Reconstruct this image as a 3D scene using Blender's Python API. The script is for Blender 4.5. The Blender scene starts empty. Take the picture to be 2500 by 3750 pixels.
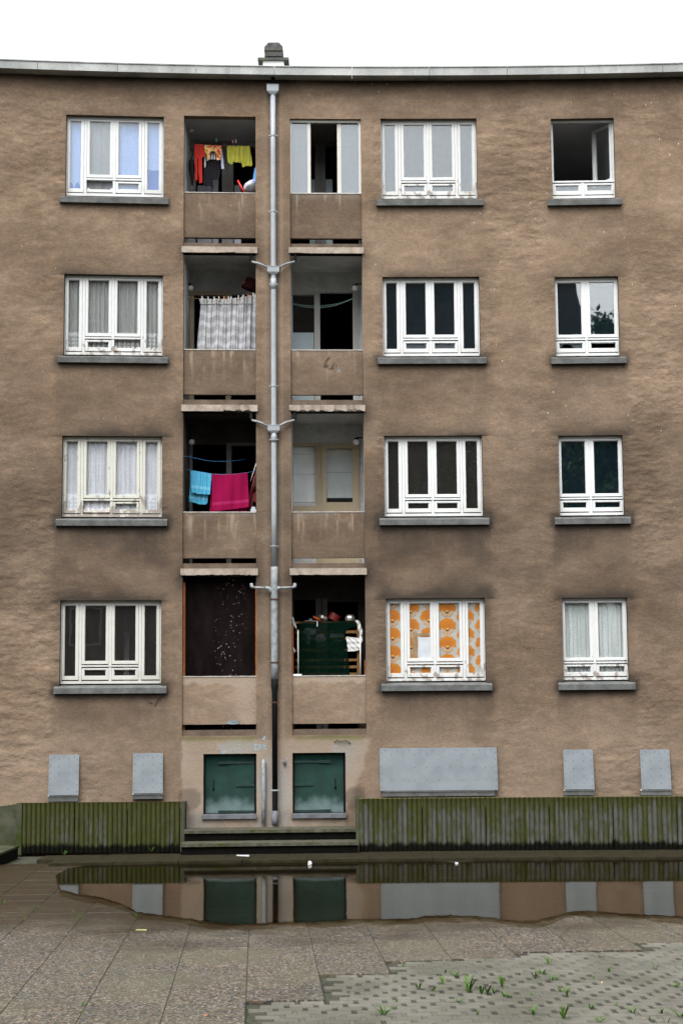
import bpy, bmesh, math, random
import numpy as np
from mathutils import Matrix, Vector

random.seed(7)
rng = np.random.default_rng(11)
scene = bpy.context.scene
COL = scene.collection
PI = math.pi

# ------------------------------------------------------------------ camera
CAM_H = 2.38
F_PX, IMG_W, IMG_H = 6140.0, 2500.0, 3750.0
PITCH, ROLL = math.atan((2600 - 1875) / F_PX), math.radians(0.44)
fwd = Vector((0, math.cos(PITCH), math.sin(PITCH)))
up0 = Vector((0, -math.sin(PITCH), math.cos(PITCH)))
rt0 = Vector((1, 0, 0))
rt = rt0 * math.cos(ROLL) - up0 * math.sin(ROLL)
up = up0 * math.cos(ROLL) + rt0 * math.sin(ROLL)
cam_data = bpy.data.cameras.new('camera')
cam = bpy.data.objects.new('camera', cam_data)
COL.objects.link(cam)
cam_data.sensor_fit = 'VERTICAL'
cam_data.sensor_height = 36.0
cam_data.sensor_width = 24.0
cam_data.lens = F_PX / IMG_H * 36.0
cam_data.clip_start, cam_data.clip_end = 0.1, 2000
m = Matrix((rt, up, -fwd)).transposed().to_4x4()
m.translation = Vector((0, 0, CAM_H))
cam.matrix_world = m
scene.camera = cam

# ------------------------------------------------------------------ sky, sun, exposure
world = bpy.data.worlds.new('World')
scene.world = world
world.use_nodes = True
wn, wl = world.node_tree.nodes, world.node_tree.links
wn.clear()
SUN_EL, SUN_AZ = math.radians(58), math.radians(200)      # azimuth measured clockwise from +Y
sky = wn.new('ShaderNodeTexSky'); sky.sky_type = 'NISHITA'; sky.sun_disc = False
sky.sun_elevation, sky.sun_rotation = SUN_EL, SUN_AZ
sky.air_density, sky.dust_density, sky.ozone_density = 1.0, 6.0, 1.0
hsv = wn.new('ShaderNodeHueSaturation'); hsv.inputs['Saturation'].default_value = 0.05
bg = wn.new('ShaderNodeBackground'); bg.inputs['Strength'].default_value = 0.15
wo = wn.new('ShaderNodeOutputWorld')
wl.new(sky.outputs[0], hsv.inputs['Color']); wl.new(hsv.outputs[0], bg.inputs['Color']); wl.new(bg.outputs[0], wo.inputs['Surface'])
sd = bpy.data.lights.new('sun', 'SUN'); sd.energy = 0.5; sd.angle = math.radians(40); sd.color = (1.0, 0.97, 0.93)
sun = bpy.data.objects.new('sun', sd); COL.objects.link(sun)
sdir = Vector((math.sin(SUN_AZ) * math.cos(SUN_EL), math.cos(SUN_AZ) * math.cos(SUN_EL), math.sin(SUN_EL)))
sun.rotation_euler = sdir.to_track_quat('Z', 'Y').to_euler()
sun.location = sdir * 60
vs = scene.view_settings
vs.view_transform = 'Standard'; vs.look = 'None'; vs.exposure = 1.42; vs.gamma = 1.0; vs.use_curve_mapping = False
scene.render.engine = 'CYCLES'
cy = scene.cycles
cy.max_bounces, cy.diffuse_bounces, cy.glossy_bounces, cy.transmission_bounces, cy.transparent_max_bounces = 8, 4, 4, 4, 12
cy.caustics_reflective = False; cy.caustics_refractive = False
cy.sample_clamp_indirect = 8.0

# ------------------------------------------------------------------ facade geometry
Y0, KC, XC = 29.3, 0.0071, 2.5          # the facade is a shallow concave curve
def F(x): return Y0 - KC * (x - XC) ** 2
def dF(x): return -2 * KC * (x - XC)
def ang(x): return math.atan(dF(x))
S = IMG_W / 1568.0
def ray(xd, yd):
    return rt * ((xd * S - IMG_W / 2) / F_PX) - up * ((yd * S - IMG_H / 2) / F_PX) + fwd
def P(xd, yd, v=0.0):
    """photo point -> (x, z) on the facade, v metres in front of it"""
    d = ray(xd, yd); t = 29.0
    for _ in range(8):
        t = (F(d.x * t) - v) / d.y
    return d.x * t, CAM_H + d.z * t
def G(xd, yd, z=0.0):
    d = ray(xd, yd); t = (z - CAM_H) / d.z
    return d.x * t, d.y * t
def W(x, v, z):
    return Vector((x, F(x) - v, z))

# ------------------------------------------------------------------ object helpers
WORLD = {}
def link(o, parent=None, mat_world=None):
    COL.objects.link(o)
    mw = mat_world if mat_world is not None else Matrix.Identity(4)
    WORLD[o.name] = mw
    if parent is not None:
        o.parent = parent
        o.matrix_parent_inverse = Matrix.Identity(4)
        o.matrix_basis = WORLD[parent.name].inverted() @ mw
    else:
        o.matrix_basis = mw
    return o
def TR(loc=(0, 0, 0), rz=0.0):
    return Matrix.Translation(Vector(loc)) @ Matrix.Rotation(rz, 4, 'Z')
def empty(name, mw, label=None, cat=None, group=None, parent=None):
    o = bpy.data.objects.new(name, None); o.empty_display_size = 0.2
    link(o, parent, mw); tag(o, label, cat, group); return o
def tag(o, label=None, cat=None, group=None, kind=None):
    if label: o['label'] = label
    if cat: o['category'] = cat
    if group: o['group'] = group
    if kind: o['kind'] = kind
    return o

class MB:
    def __init__(s):
        s.v, s.f, s.c = [], [], []
        s.smooth = False
    def add(s, vs_, fs_, col=None):
        b = len(s.v); s.v += [tuple(p) for p in vs_]; s.f += [tuple(i + b for i in q) for q in fs_]
        if col is not None: s.c += [col] * len(vs_)
        return s
    def box(s, x0, x1, y0, y1, z0, z1, M=None, col=None):
        p = [Vector(q) for q in ((x0, y0, z0), (x1, y0, z0), (x1, y1, z0), (x0, y1, z0), (x0, y0, z1), (x1, y0, z1), (x1, y1, z1), (x0, y1, z1))]
        if M is not None: p = [M @ q for q in p]
        return s.add(p, [(0, 3, 2, 1), (4, 5, 6, 7), (0, 1, 5, 4), (1, 2, 6, 5), (2, 3, 7, 6), (3, 0, 4, 7)], col)
    def hexa(s, p, col=None):
        return s.add(p, [(0, 3, 2, 1), (4, 5, 6, 7), (0, 1, 5, 4), (1, 2, 6, 5), (2, 3, 7, 6), (3, 0, 4, 7)], col)
    def tube(s, pts, r, n=8, cap=True, col=None):
        pts = [Vector(p) for p in pts]; rr = r if isinstance(r, (list, tuple)) else [r] * len(pts)
        b = []; prev = None
        for i, p in enumerate(pts):
            t = (pts[min(i + 1, len(pts) - 1)] - pts[max(i - 1, 0)]).normalized()
            a = prev if prev is not None else (Vector((0, 0, 1)) if abs(t.z) < .9 else Vector((1, 0, 0)))
            u = (a - t * a.dot(t)).normalized(); w = t.cross(u); prev = u
            b += [p + (u * math.cos(k * 2 * PI / n) + w * math.sin(k * 2 * PI / n)) * rr[i] for k in range(n)]
        fs_ = []
        for i in range(len(pts) - 1):
            for k in range(n):
                k2 = (k + 1) % n
                fs_.append((i * n + k, i * n + k2, (i + 1) * n + k2, (i + 1) * n + k))
        if cap:
            fs_.append(tuple(range(n))[::-1]); fs_.append(tuple((len(pts) - 1) * n + k for k in range(n)))
        return s.add(b, fs_, col)
    def lathe(s, prof, n=16, M=None, col=None):
        b = []
        for r, z in prof:
            for k in range(n):
                q = Vector((r * math.cos(k * 2 * PI / n), r * math.sin(k * 2 * PI / n), z))
                b.append(M @ q if M is not None else q)
        fs_ = []
        for i in range(len(prof) - 1):
            for k in range(n):
                k2 = (k + 1) % n
                fs_.append((i * n + k, i * n + k2, (i + 1) * n + k2, (i + 1) * n + k))
        fs_.append(tuple(range(n))[::-1]); fs_.append(tuple((len(prof) - 1) * n + k for k in range(n)))
        return s.add(b, fs_, col)
    def mesh(s, name, mat, smooth=None):
        me = bpy.data.meshes.new(name)
        me.from_pydata(s.v, [], s.f)
        if mat is not None: me.materials.append(mat)
        if (s.smooth if smooth is None else smooth):
            me.polygons.foreach_set('use_smooth', [True] * len(me.polygons))
        if s.c and len(s.c) == len(s.v):
            a = me.attributes.new('Col', 'FLOAT_COLOR', 'POINT')
            a.data.foreach_set('color', np.array([(*c[:3], 1.0) for c in s.c], dtype=np.float32).ravel())
        me.update()
        return me
    def build(s, name, mat, parent=None, mw=None, smooth=None):
        return link(bpy.data.objects.new(name, s.mesh(name, mat, smooth)), parent, mw)

def copy_tree(o, mw, parent=None, keep=True):
    """a copy of a thing at world matrix mw, with copies of its parts"""
    c = o.copy(); COL.objects.link(c)
    if parent is None:
        c.matrix_basis = mw; WORLD[c.name] = mw
    else:
        c.parent = parent
        c.matrix_parent_inverse = Matrix.Identity(4); c.matrix_basis = o.matrix_basis
        WORLD[c.name] = WORLD[parent.name] @ o.matrix_basis
    for ch in list(o.children): copy_tree(ch, None, c)
    return c

# numpy noise -----------------------------------------------------------------
_tab = rng.random((256, 256)).astype(np.float64)
def vnoise(x, y):
    xi, yi = np.floor(x).astype(int), np.floor(y).astype(int)
    fx, fy = x - xi, y - yi
    fx, fy = fx * fx * (3 - 2 * fx), fy * fy * (3 - 2 * fy)
    g = lambda a, b: _tab[a & 255, b & 255]
    return (g(xi, yi) * (1 - fx) + g(xi + 1, yi) * fx) * (1 - fy) + (g(xi, yi + 1) * (1 - fx) + g(xi + 1, yi + 1) * fx) * fy
def fbm(x, y, o=4):
    x, y = np.asarray(x, float), np.asarray(y, float)
    t = np.zeros_like(x); a = 0.5
    for k in range(o):
        t = t + a * vnoise(x * 2 ** k + 17.3 * k, y * 2 ** k + 9.1 * k); a *= 0.5
    return t / (1 - 0.5 ** o)
def sstep(a, b, x):
    t = np.clip((x - a) / (b - a), 0, 1); return t * t * (3 - 2 * t)

# ------------------------------------------------------------------ materials
class NT:
    def __init__(s, name):
        s.m = bpy.data.materials.new(name); s.m.use_nodes = True
        s.n, s.l = s.m.node_tree.nodes, s.m.node_tree.links
        s.n.clear()
        s.out = s.n.new('ShaderNodeOutputMaterial')
        s.b = s.n.new('ShaderNodeBsdfPrincipled')
        s.l.new(s.b.outputs[0], s.out.inputs['Surface'])
        s.b.inputs['Roughness'].default_value = 0.9
        s.b.inputs['Specular IOR Level'].default_value = 0.25
    def set(s, sock, v):
        if isinstance(v, bpy.types.NodeSocket): s.l.new(v, sock)
        elif isinstance(v, (tuple, list)) and len(v) == 3 and sock.type == 'RGBA': sock.default_value = (*v, 1)
        else: sock.default_value = v
    def inp(s, name, v): s.set(s.b.inputs[name], v); return s
    def pos(s): return s.n.new('ShaderNodeNewGeometry').outputs['Position']
    def obj(s): return s.n.new('ShaderNodeTexCoord').outputs['Object']
    def rnd(s): return s.n.new('ShaderNodeObjectInfo').outputs['Random']
    def attr(s, name, out='Fac'):
        a = s.n.new('ShaderNodeAttribute'); a.attribute_name = name; return a.outputs[out]
    def scale(s, v, sc):
        k = s.n.new('ShaderNodeMapping'); s.l.new(v, k.inputs[0]); k.inputs['Scale'].default_value = sc; return k.outputs[0]
    def noise(s, v, scale, detail=4, rough=0.55, out='Fac', dist=0.0):
        k = s.n.new('ShaderNodeTexNoise'); s.l.new(v, k.inputs['Vector']); k.inputs['Scale'].default_value = scale
        k.inputs['Detail'].default_value = detail; k.inputs['Roughness'].default_value = rough; k.inputs['Distortion'].default_value = dist
        return k.outputs[out]
    def voro(s, v, scale, out='Distance', feature='F1', rand=1.0):
        k = s.n.new('ShaderNodeTexVoronoi'); k.feature = feature; s.l.new(v, k.inputs['Vector']); k.inputs['Scale'].default_value = scale
        k.inputs['Randomness'].default_value = rand
        return k.outputs[out]
    def math(s, op, a, b=0.0, c=None, clamp=False):
        k = s.n.new('ShaderNodeMath'); k.operation = op; k.use_clamp = clamp
        s.set(k.inputs[0], a); s.set(k.inputs[1], b)
        if c is not None: s.set(k.inputs[2], c)
        return k.outputs[0]
    def map(s, v, a, b, c=0.0, d=1.0):
        k = s.n.new('ShaderNodeMapRange'); k.clamp = True; k.interpolation_type = 'SMOOTHSTEP'
        s.set(k.inputs[0], v)
        for i, q in zip((1, 2, 3, 4), (a, b, c, d)): k.inputs[i].default_value = q
        return k.outputs[0]
    def mix(s, f, a, b, mode='MIX'):
        k = s.n.new('ShaderNodeMix'); k.data_type = 'RGBA'; k.blend_type = mode
        s.set(k.inputs[0], f); s.set(k.inputs[6], a); s.set(k.inputs[7], b); return k.outputs[2]
    def sep(s, v):
        k = s.n.new('ShaderNodeSeparateXYZ'); s.l.new(v, k.inputs[0]); return k.outputs
    def bump(s, h, strength=0.5, dist=0.01, prev=None):
        k = s.n.new('ShaderNodeBump'); k.inputs['Strength'].default_value = strength; k.inputs['Distance'].default_value = dist
        s.l.new(h, k.inputs['Height'])
        if prev is not None: s.l.new(prev, k.inputs['Normal'])
        return k.outputs[0]

def simple(name, col, rough=0.8, var=0.15, scale=8.0, metal=0.0, spec=0.25, bump=0.0, bscale=60.0):
    t = NT(name); p = t.obj()
    n = t.noise(p, scale, 5)
    f = t.map(n, 0.3, 0.7)
    c = t.mix(f, tuple(q * (1 - var) for q in col), tuple(min(1, q * (1 + var)) for q in col))
    t.inp('Base Color', c).inp('Roughness', rough).inp('Metallic', metal).inp('Specular IOR Level', spec)
    if bump: t.inp('Normal', t.bump(t.noise(p, bscale, 3), bump, 0.006))
    return t.m

def stucco():
    t = NT('stucco'); p = t.pos()
    big = t.noise(t.scale(p, (1, 1, 1.6)), 0.7, 5, 0.6)
    med = t.noise(t.scale(p, (1, 1, 2.2)), 3.2, 4, 0.6)
    fine = t.noise(p, 70, 3, 0.7)
    c = t.mix(t.map(big, .32, .68), (.124, .0885, .061), (.193, .142, .102))
    c = t.mix(t.map(med, .38, .72), c, t.mix(1.0, c, (1.26, 1.24, 1.22), 'MULTIPLY'))
    c = t.mix(t.map(t.noise(t.scale(p, (1, 1, 1.3)), 14, 4, .65), .38, .70), t.mix(1.0, c, (.90, .89, .88), 'MULTIPLY'), t.mix(1.0, c, (1.09, 1.09, 1.08), 'MULTIPLY'))
    c = t.mix(t.attr('pale'), c, (.26, .208, .162))
    c = t.mix(t.attr('grey'), c, (.25, .238, .222))
    c = t.mix(t.attr('soot'), c, (.033, .0265, .0215))
    c = t.mix(t.attr('moss'), c, (.10, .105, .035))
    # white flecks
    q = t.scale(p, (1, 0, .45))
    vd = t.voro(q, 9.0); vc = t.voro(q, 9.0, 'Color')
    sel = t.math('GREATER_THAN', t.sep(vc)[0], 0.50)
    spot = t.math('MULTIPLY', t.map(vd, .035, .085, 1, 0), sel)
    spot = t.math('MULTIPLY', spot, t.attr('fleck'))
    c = t.mix(spot, c, (.50, .47, .42))
    c = t.mix(t.map(fine, .3, .7), t.mix(1.0, c, (.84, .84, .84), 'MULTIPLY'), t.mix(1.0, c, (1.14, 1.14, 1.14), 'MULTIPLY'))
    t.inp('Base Color', c).inp('Roughness', .95).inp('Specular IOR Level', .1)
    w = t.math('ADD', t.noise(t.scale(p, (1.0, 1.0, 2.1)), 3.3, 1, 0.4), t.math('MULTIPLY', t.noise(t.scale(p, (1, 1, 1.5)), 9.0, 2, .5), .40))
    rip = t.math('MULTIPLY', t.math('SUBTRACT', w, .72), t.attr('ripple'))
    b = t.bump(rip, 1.0, 0.031)
    b = t.bump(t.noise(p, 34, 3, .7), 0.6, 0.014, b)
    t.inp('Normal', b)
    return t.m

def paint(name, base, wear):
    """old oil paint on timber; wear 0..1 peels most near the bottom"""
    t = NT(name); p = t.obj(); z = t.sep(p)[2]
    n = t.noise(t.scale(p, (1, 1, .55)), 9, 5, .7)
    big = t.noise(p, 2.3, 2)
    low = t.map(z, 0.02, 0.55, 1, 0.0)
    k = t.math('ADD', t.math('MULTIPLY', low, .13 * wear), t.math('MULTIPLY', big, .13 * wear))
    k = t.math('ADD', n, k)
    pe = t.map(k, .80 - .10 * wear, .83 - .10 * wear)
    wood = t.mix(t.noise(t.scale(p, (3, 3, 40)), 4, 3), (.16, .14, .125), (.30, .27, .245))
    c = t.mix(t.map(n, .35, .65), tuple(q * .93 for q in base), base)
    c = t.mix(t.map(t.math('MULTIPLY', low, big), .25, .7), c, tuple(q * f for q, f in zip(base, (.80, .79, .76))))
    c = t.mix(pe, c, wood)
    t.inp('Base Color', c).inp('Roughness', .55).inp('Specular IOR Level', .3)
    t.inp('Normal', t.bump(pe, -.4, .004))
    return t.m

def glass(name, ior=1.9, film=0.05, filmcol=(.5, .52, .55), tint=(.9, .92, .92), wav=.0012):
    t = NT(name)
    fr = t.n.new('ShaderNodeFresnel'); bf = t.n.new('ShaderNodeNewGeometry').outputs['Backfacing']
    t.set(fr.inputs[0], t.math('ADD', ior, t.math('MULTIPLY', bf, 1.0 / ior - ior)))          # same reflectance on both faces of the thin pane
    tr = t.n.new('ShaderNodeBsdfTransparent'); tr.inputs[0].default_value = (*tint, 1)
    gl = t.n.new('ShaderNodeBsdfGlossy'); gl.inputs['Roughness'].default_value = .012; gl.inputs[0].default_value = (.93, .97, 1, 1)
    df = t.n.new('ShaderNodeBsdfDiffuse'); df.inputs[0].default_value = (*filmcol, 1)
    nb = t.bump(t.noise(t.obj(), 2.2, 2), 1.0, wav * .25)
    t.l.new(nb, gl.inputs['Normal'])
    m1 = t.n.new('ShaderNodeMixShader'); m2 = t.n.new('ShaderNodeMixShader')
    t.set(m1.inputs[0], t.map(t.noise(t.scale(t.obj(), (3, 3, .8)), 3, 4), .35, .75, film * .85, film * 1.15))
    t.l.new(tr.outputs[0], m1.inputs[1]); t.l.new(df.outputs[0], m1.inputs[2])
    t.l.new(fr.outputs[0], m2.inputs[0]); t.l.new(m1.outputs[0], m2.inputs[1]); t.l.new(gl.outputs[0], m2.inputs[2])
    t.l.new(m2.outputs[0], t.out.inputs['Surface'])
    return t.m

def colmat(name, rough=.92, mul=1.0, weave=0.0, transl=0.0):
    t = NT(name)
    c = t.attr('Col', 'Color')
    n = t.noise(t.pos(), 30, 3)
    c = t.mix(t.map(n, .3, .7), t.mix(1.0, c, (.92,) * 3, 'MULTIPLY'), t.mix(1.0, c, (1.05,) * 3, 'MULTIPLY'))
    t.inp('Base Color', c).inp('Roughness', rough).inp('Specular IOR Level', .1)
    t.inp('Normal', t.bump(t.noise(t.pos(), 260, 2), .25, .003))
    return t.m

def concrete(name, c0, c1, dirt=(.06, .05, .045), dirtamt=.4, scale=3.0, moss=0.0, mosscol=(.085, .10, .02), streak=1.0):
    t = NT(name); p = t.pos()
    n = t.noise(t.scale(p, (1, 1, streak)), scale, 6, .6); f = t.noise(p, 55, 3, .7)
    c = t.mix(t.map(n, .3, .7), c0, c1)
    d = t.noise(t.scale(p, (1, 1, streak)), scale * 1.7, 5, .65)
    c = t.mix(t.map(d, .52, .78, 0, dirtamt), c, dirt)
    if moss:
        g = t.noise(p, scale * .8, 5, .6)
        c = t.mix(t.map(g, .62 - .3 * moss, .85 - .3 * moss), c, mosscol)
    c = t.mix(t.map(f, .25, .75), t.mix(1.0, c, (.8,) * 3, 'MULTIPLY'), t.mix(1.0, c, (1.2,) * 3, 'MULTIPLY'))
    t.inp('Base Color', c).inp('Roughness', .95).inp('Specular IOR Level', .08)
    t.inp('Normal', t.bump(f, .5, .008))
    return t.m

M_ST = stucco()
M_WHITE = paint('white_paint', (.54, .555, .555), .40)
M_WORN = paint('worn_white_paint', (.51, .52, .515), .95)
M_CREAMW = paint('flaking_cream_white_paint', (.46, .46, .41), 1.25)
M_IVORY = paint('ivory_paint', (.455, .455, .425), .30)
M_CREAM = paint('yellowed_cream_paint', (.40, .33, .22), .5)
M_GREYP = paint('grey_paint', (.22, .21, .20), .4)
M_GLASS = glass('window_glass', 1.5, .012, tint=(.97, .98, .98))
M_GLASSH = glass('thinly_hazed_glass', 1.6, .04, (.26, .29, .33), tint=(.95, .97, .98))
M_MIRR = glass('dark_reflecting_glass', 2.3, .075, (.035, .075, .105))  # blue diffuse film paints in a bluish reflection
M_GLASSD = glass('dirty_window_glass', 1.6, .03, (.30, .28, .26))
M_SKYTINT = glass('painted_sky_glass', 1.9, .34, (.125, .15, .172))  # diffuse grey-blue film stands in for reflected sky
M_SILL = concrete('bluestone', (.072, .075, .074), (.120, .124, .121), (.030, .031, .029), .5, 5)
M_SLAB = concrete('weathered_slab_edge', (.23, .19, .155), (.33, .285, .24), (.07, .055, .045), .55, 5)
M_SLABK = concrete('brown_kerb_render', (.075, .056, .042), (.12, .092, .07), (.03, .025, .02), .4, 4)
M_CORN = concrete('cornice_concrete', (.235, .245, .24), (.37, .38, .375), (.11, .115, .11), .7, 1.6, streak=.35)
M_PVC = simple('grey_plastic_pipe', (.255, .28, .30), .45, .08, 6, spec=.4)
M_PVCOLD = simple('weathered_grey_pipe', (.19, .205, .212), .6, .25, 12, spec=.3)
M_BLACK = simple('black_iron', (.005, .005, .0055), .7, .3, 9, spec=.08)
M_RUST = simple('rusty_iron', (.06, .03, .022), .85, .3, 20)
def metal_sheet():
    t = NT('grey_sheet_metal'); p = t.obj()
    n = t.noise(p, 4, 5, .6); st = t.noise(t.scale(p, (9, 9, .9)), 4, 4, .6)
    c = t.mix(t.map(n, .3, .7), (.118, .136, .149), (.144, .165, .178))
    c = t.mix(t.map(st, .60, .80, 0, .55), c, (.085, .092, .095)); c = t.mix(t.map(st, .26, .36, .4, 0), c, (.19, .21, .22))
    c = t.mix(t.map(t.noise(p, 13, 4, .7), .70, .76, 0, .6), c, (.07, .05, .04))
    t.inp('Base Color', c).inp('Roughness', .55).inp('Specular IOR Level', .3)
    t.inp('Normal', t.bump(t.noise(p, 2.3, 2), .5, .02)); return t.m
M_METAL = metal_sheet()
M_LEAD = simple('lead_grey_ledge', (.085, .09, .10), .7, .25, 9)
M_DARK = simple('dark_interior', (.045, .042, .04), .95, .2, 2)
M_ROOMG = simple('grey_plaster', (.36, .36, .37), .95, .06, 2)
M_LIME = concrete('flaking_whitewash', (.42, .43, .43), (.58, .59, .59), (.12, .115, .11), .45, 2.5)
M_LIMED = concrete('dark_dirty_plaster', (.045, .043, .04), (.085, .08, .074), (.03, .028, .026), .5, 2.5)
M_GLOBE = simple('opal_glass_globe', (.62, .62, .61), .25, .05, 4, spec=.5)
M_CLOTH = colmat('dyed_cloth')
M_PRINT = colmat('printed_wallpaper', .8)
M_PLAIN = simple('whitish_plastic', (.58, .60, .64), .6, .08, 5)
M_STACK = simple('white_render', (.86, .86, .85), .9, .02, 4)
M_CLAY = concrete('mossy_chimney_pot', (.045, .048, .046), (.09, .093, .09), (.02, .02, .02), .5, 9, .35, (.10, .11, .03))
M_BOARD = None

# ------------------------------------------------------------------ measured openings (photo units 1568 wide)
def rect(x0, x1, yt, yb):
    a, b = P(x0, (yt + yb) / 2), P(x1, (yt + yb) / 2)
    t, u = P((x0 + x1) / 2, yt), P((x0 + x1) / 2, yb)
    return [a[0], b[0], u[1], t[1]]
WIN = {
 ('L', 4): rect(149.2, 374.4, 265.6, 447.5), ('L', 3): rect(148.2, 374.4, 630.7, 813), ('L', 2): rect(143.8, 374.4, 1001.7, 1186), ('L', 1): rect(137.8, 371.3, 1379, 1570),
 ('M', 4): rect(874.3, 1095.8, 272.3, 452.7), ('M', 3): rect(878.4, 1099.4, 635.8, 815.2), ('M', 2): rect(882.6, 1108.3, 1000.6, 1184), ('M', 1): rect(886.8, 1115, 1373.8, 1563.6),
 ('R', 4): rect(1267.9, 1413.5, 271.7, 451.7), ('R', 3): rect(1273.6, 1420.3, 635.3, 814.7), ('R', 2): rect(1281, 1429.6, 1000, 1182), ('R', 1): rect(1291.3, 1441, 1372.7, 1561.5),
}
# regular columns: one x range per column
for c in 'LMR':
    xs0 = sum(WIN[c, i][0] for i in (1, 2, 3, 4)) / 4; xs1 = sum(WIN[c, i][1] for i in (1, 2, 3, 4)) / 4
    for i in (1, 2, 3, 4): WIN[c, i][0], WIN[c, i][1] = xs0, xs1
BX = {'l': [0, 0], 'r': [0, 0]}
BX['l'][0] = (P(422.3, 400)[0] + P(421, 900)[0] + P(418.5, 1400)[0]) / 3
BX['l'][1] = (P(587, 400)[0] + P(588, 900)[0] + P(589, 1400)[0]) / 3
BX['r'][0] = (P(664.7, 350)[0] + P(667.5, 700)[0] + P(670.5, 1450)[0]) / 3
BX['r'][1] = (P(828.5, 350)[0] + P(832.5, 750)[0] + P(840.3, 1450)[0]) / 3
zl = lambda y, v=0.0: P(630, y, v)[1]
# storeys: slab bottom, slab top, curb top, parapet bottom, parapet top
BAL = {4: (zl(581.5, .03), zl(567.5, .03), zl(559.5, -.03), zl(547, -.04), zl(445, -.04)),
       3: (zl(945, .03), zl(930, .03), zl(918.7, -.03), zl(906.7, -.04), zl(805, -.04)),
       2: (zl(1321, .03), zl(1305.5, .03), zl(1293.7, -.03), zl(1281.7, -.04), zl(1177.3, -.04)),
       1: (zl(1700, .0), zl(1689, .0), zl(1675.5, -.03), zl(1663, -.04), zl(1554, -.04))}
ZTOPB = {'l': zl(268.5), 'r': zl(272)}
DOOR = {'l': rect(467, 589, 1731.4, 1880), 'r': rect(671.7, 793.5, 1729, 1878)}
Z_COR_B = P(600, 187)[1] + .03
WX0, WX1 = -9.5, 10.0
holes = [(*WIN[k][:2], WIN[k][2] - .10, WIN[k][3]) for k in WIN]
holes += [(*BX[s], BAL[1][1] - .001, ZTOPB[s]) for s in 'lr']
holes += [(DOOR[s][0], DOOR[s][1], DOOR[s][2], DOOR[s][3]) for s in 'lr']

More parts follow.
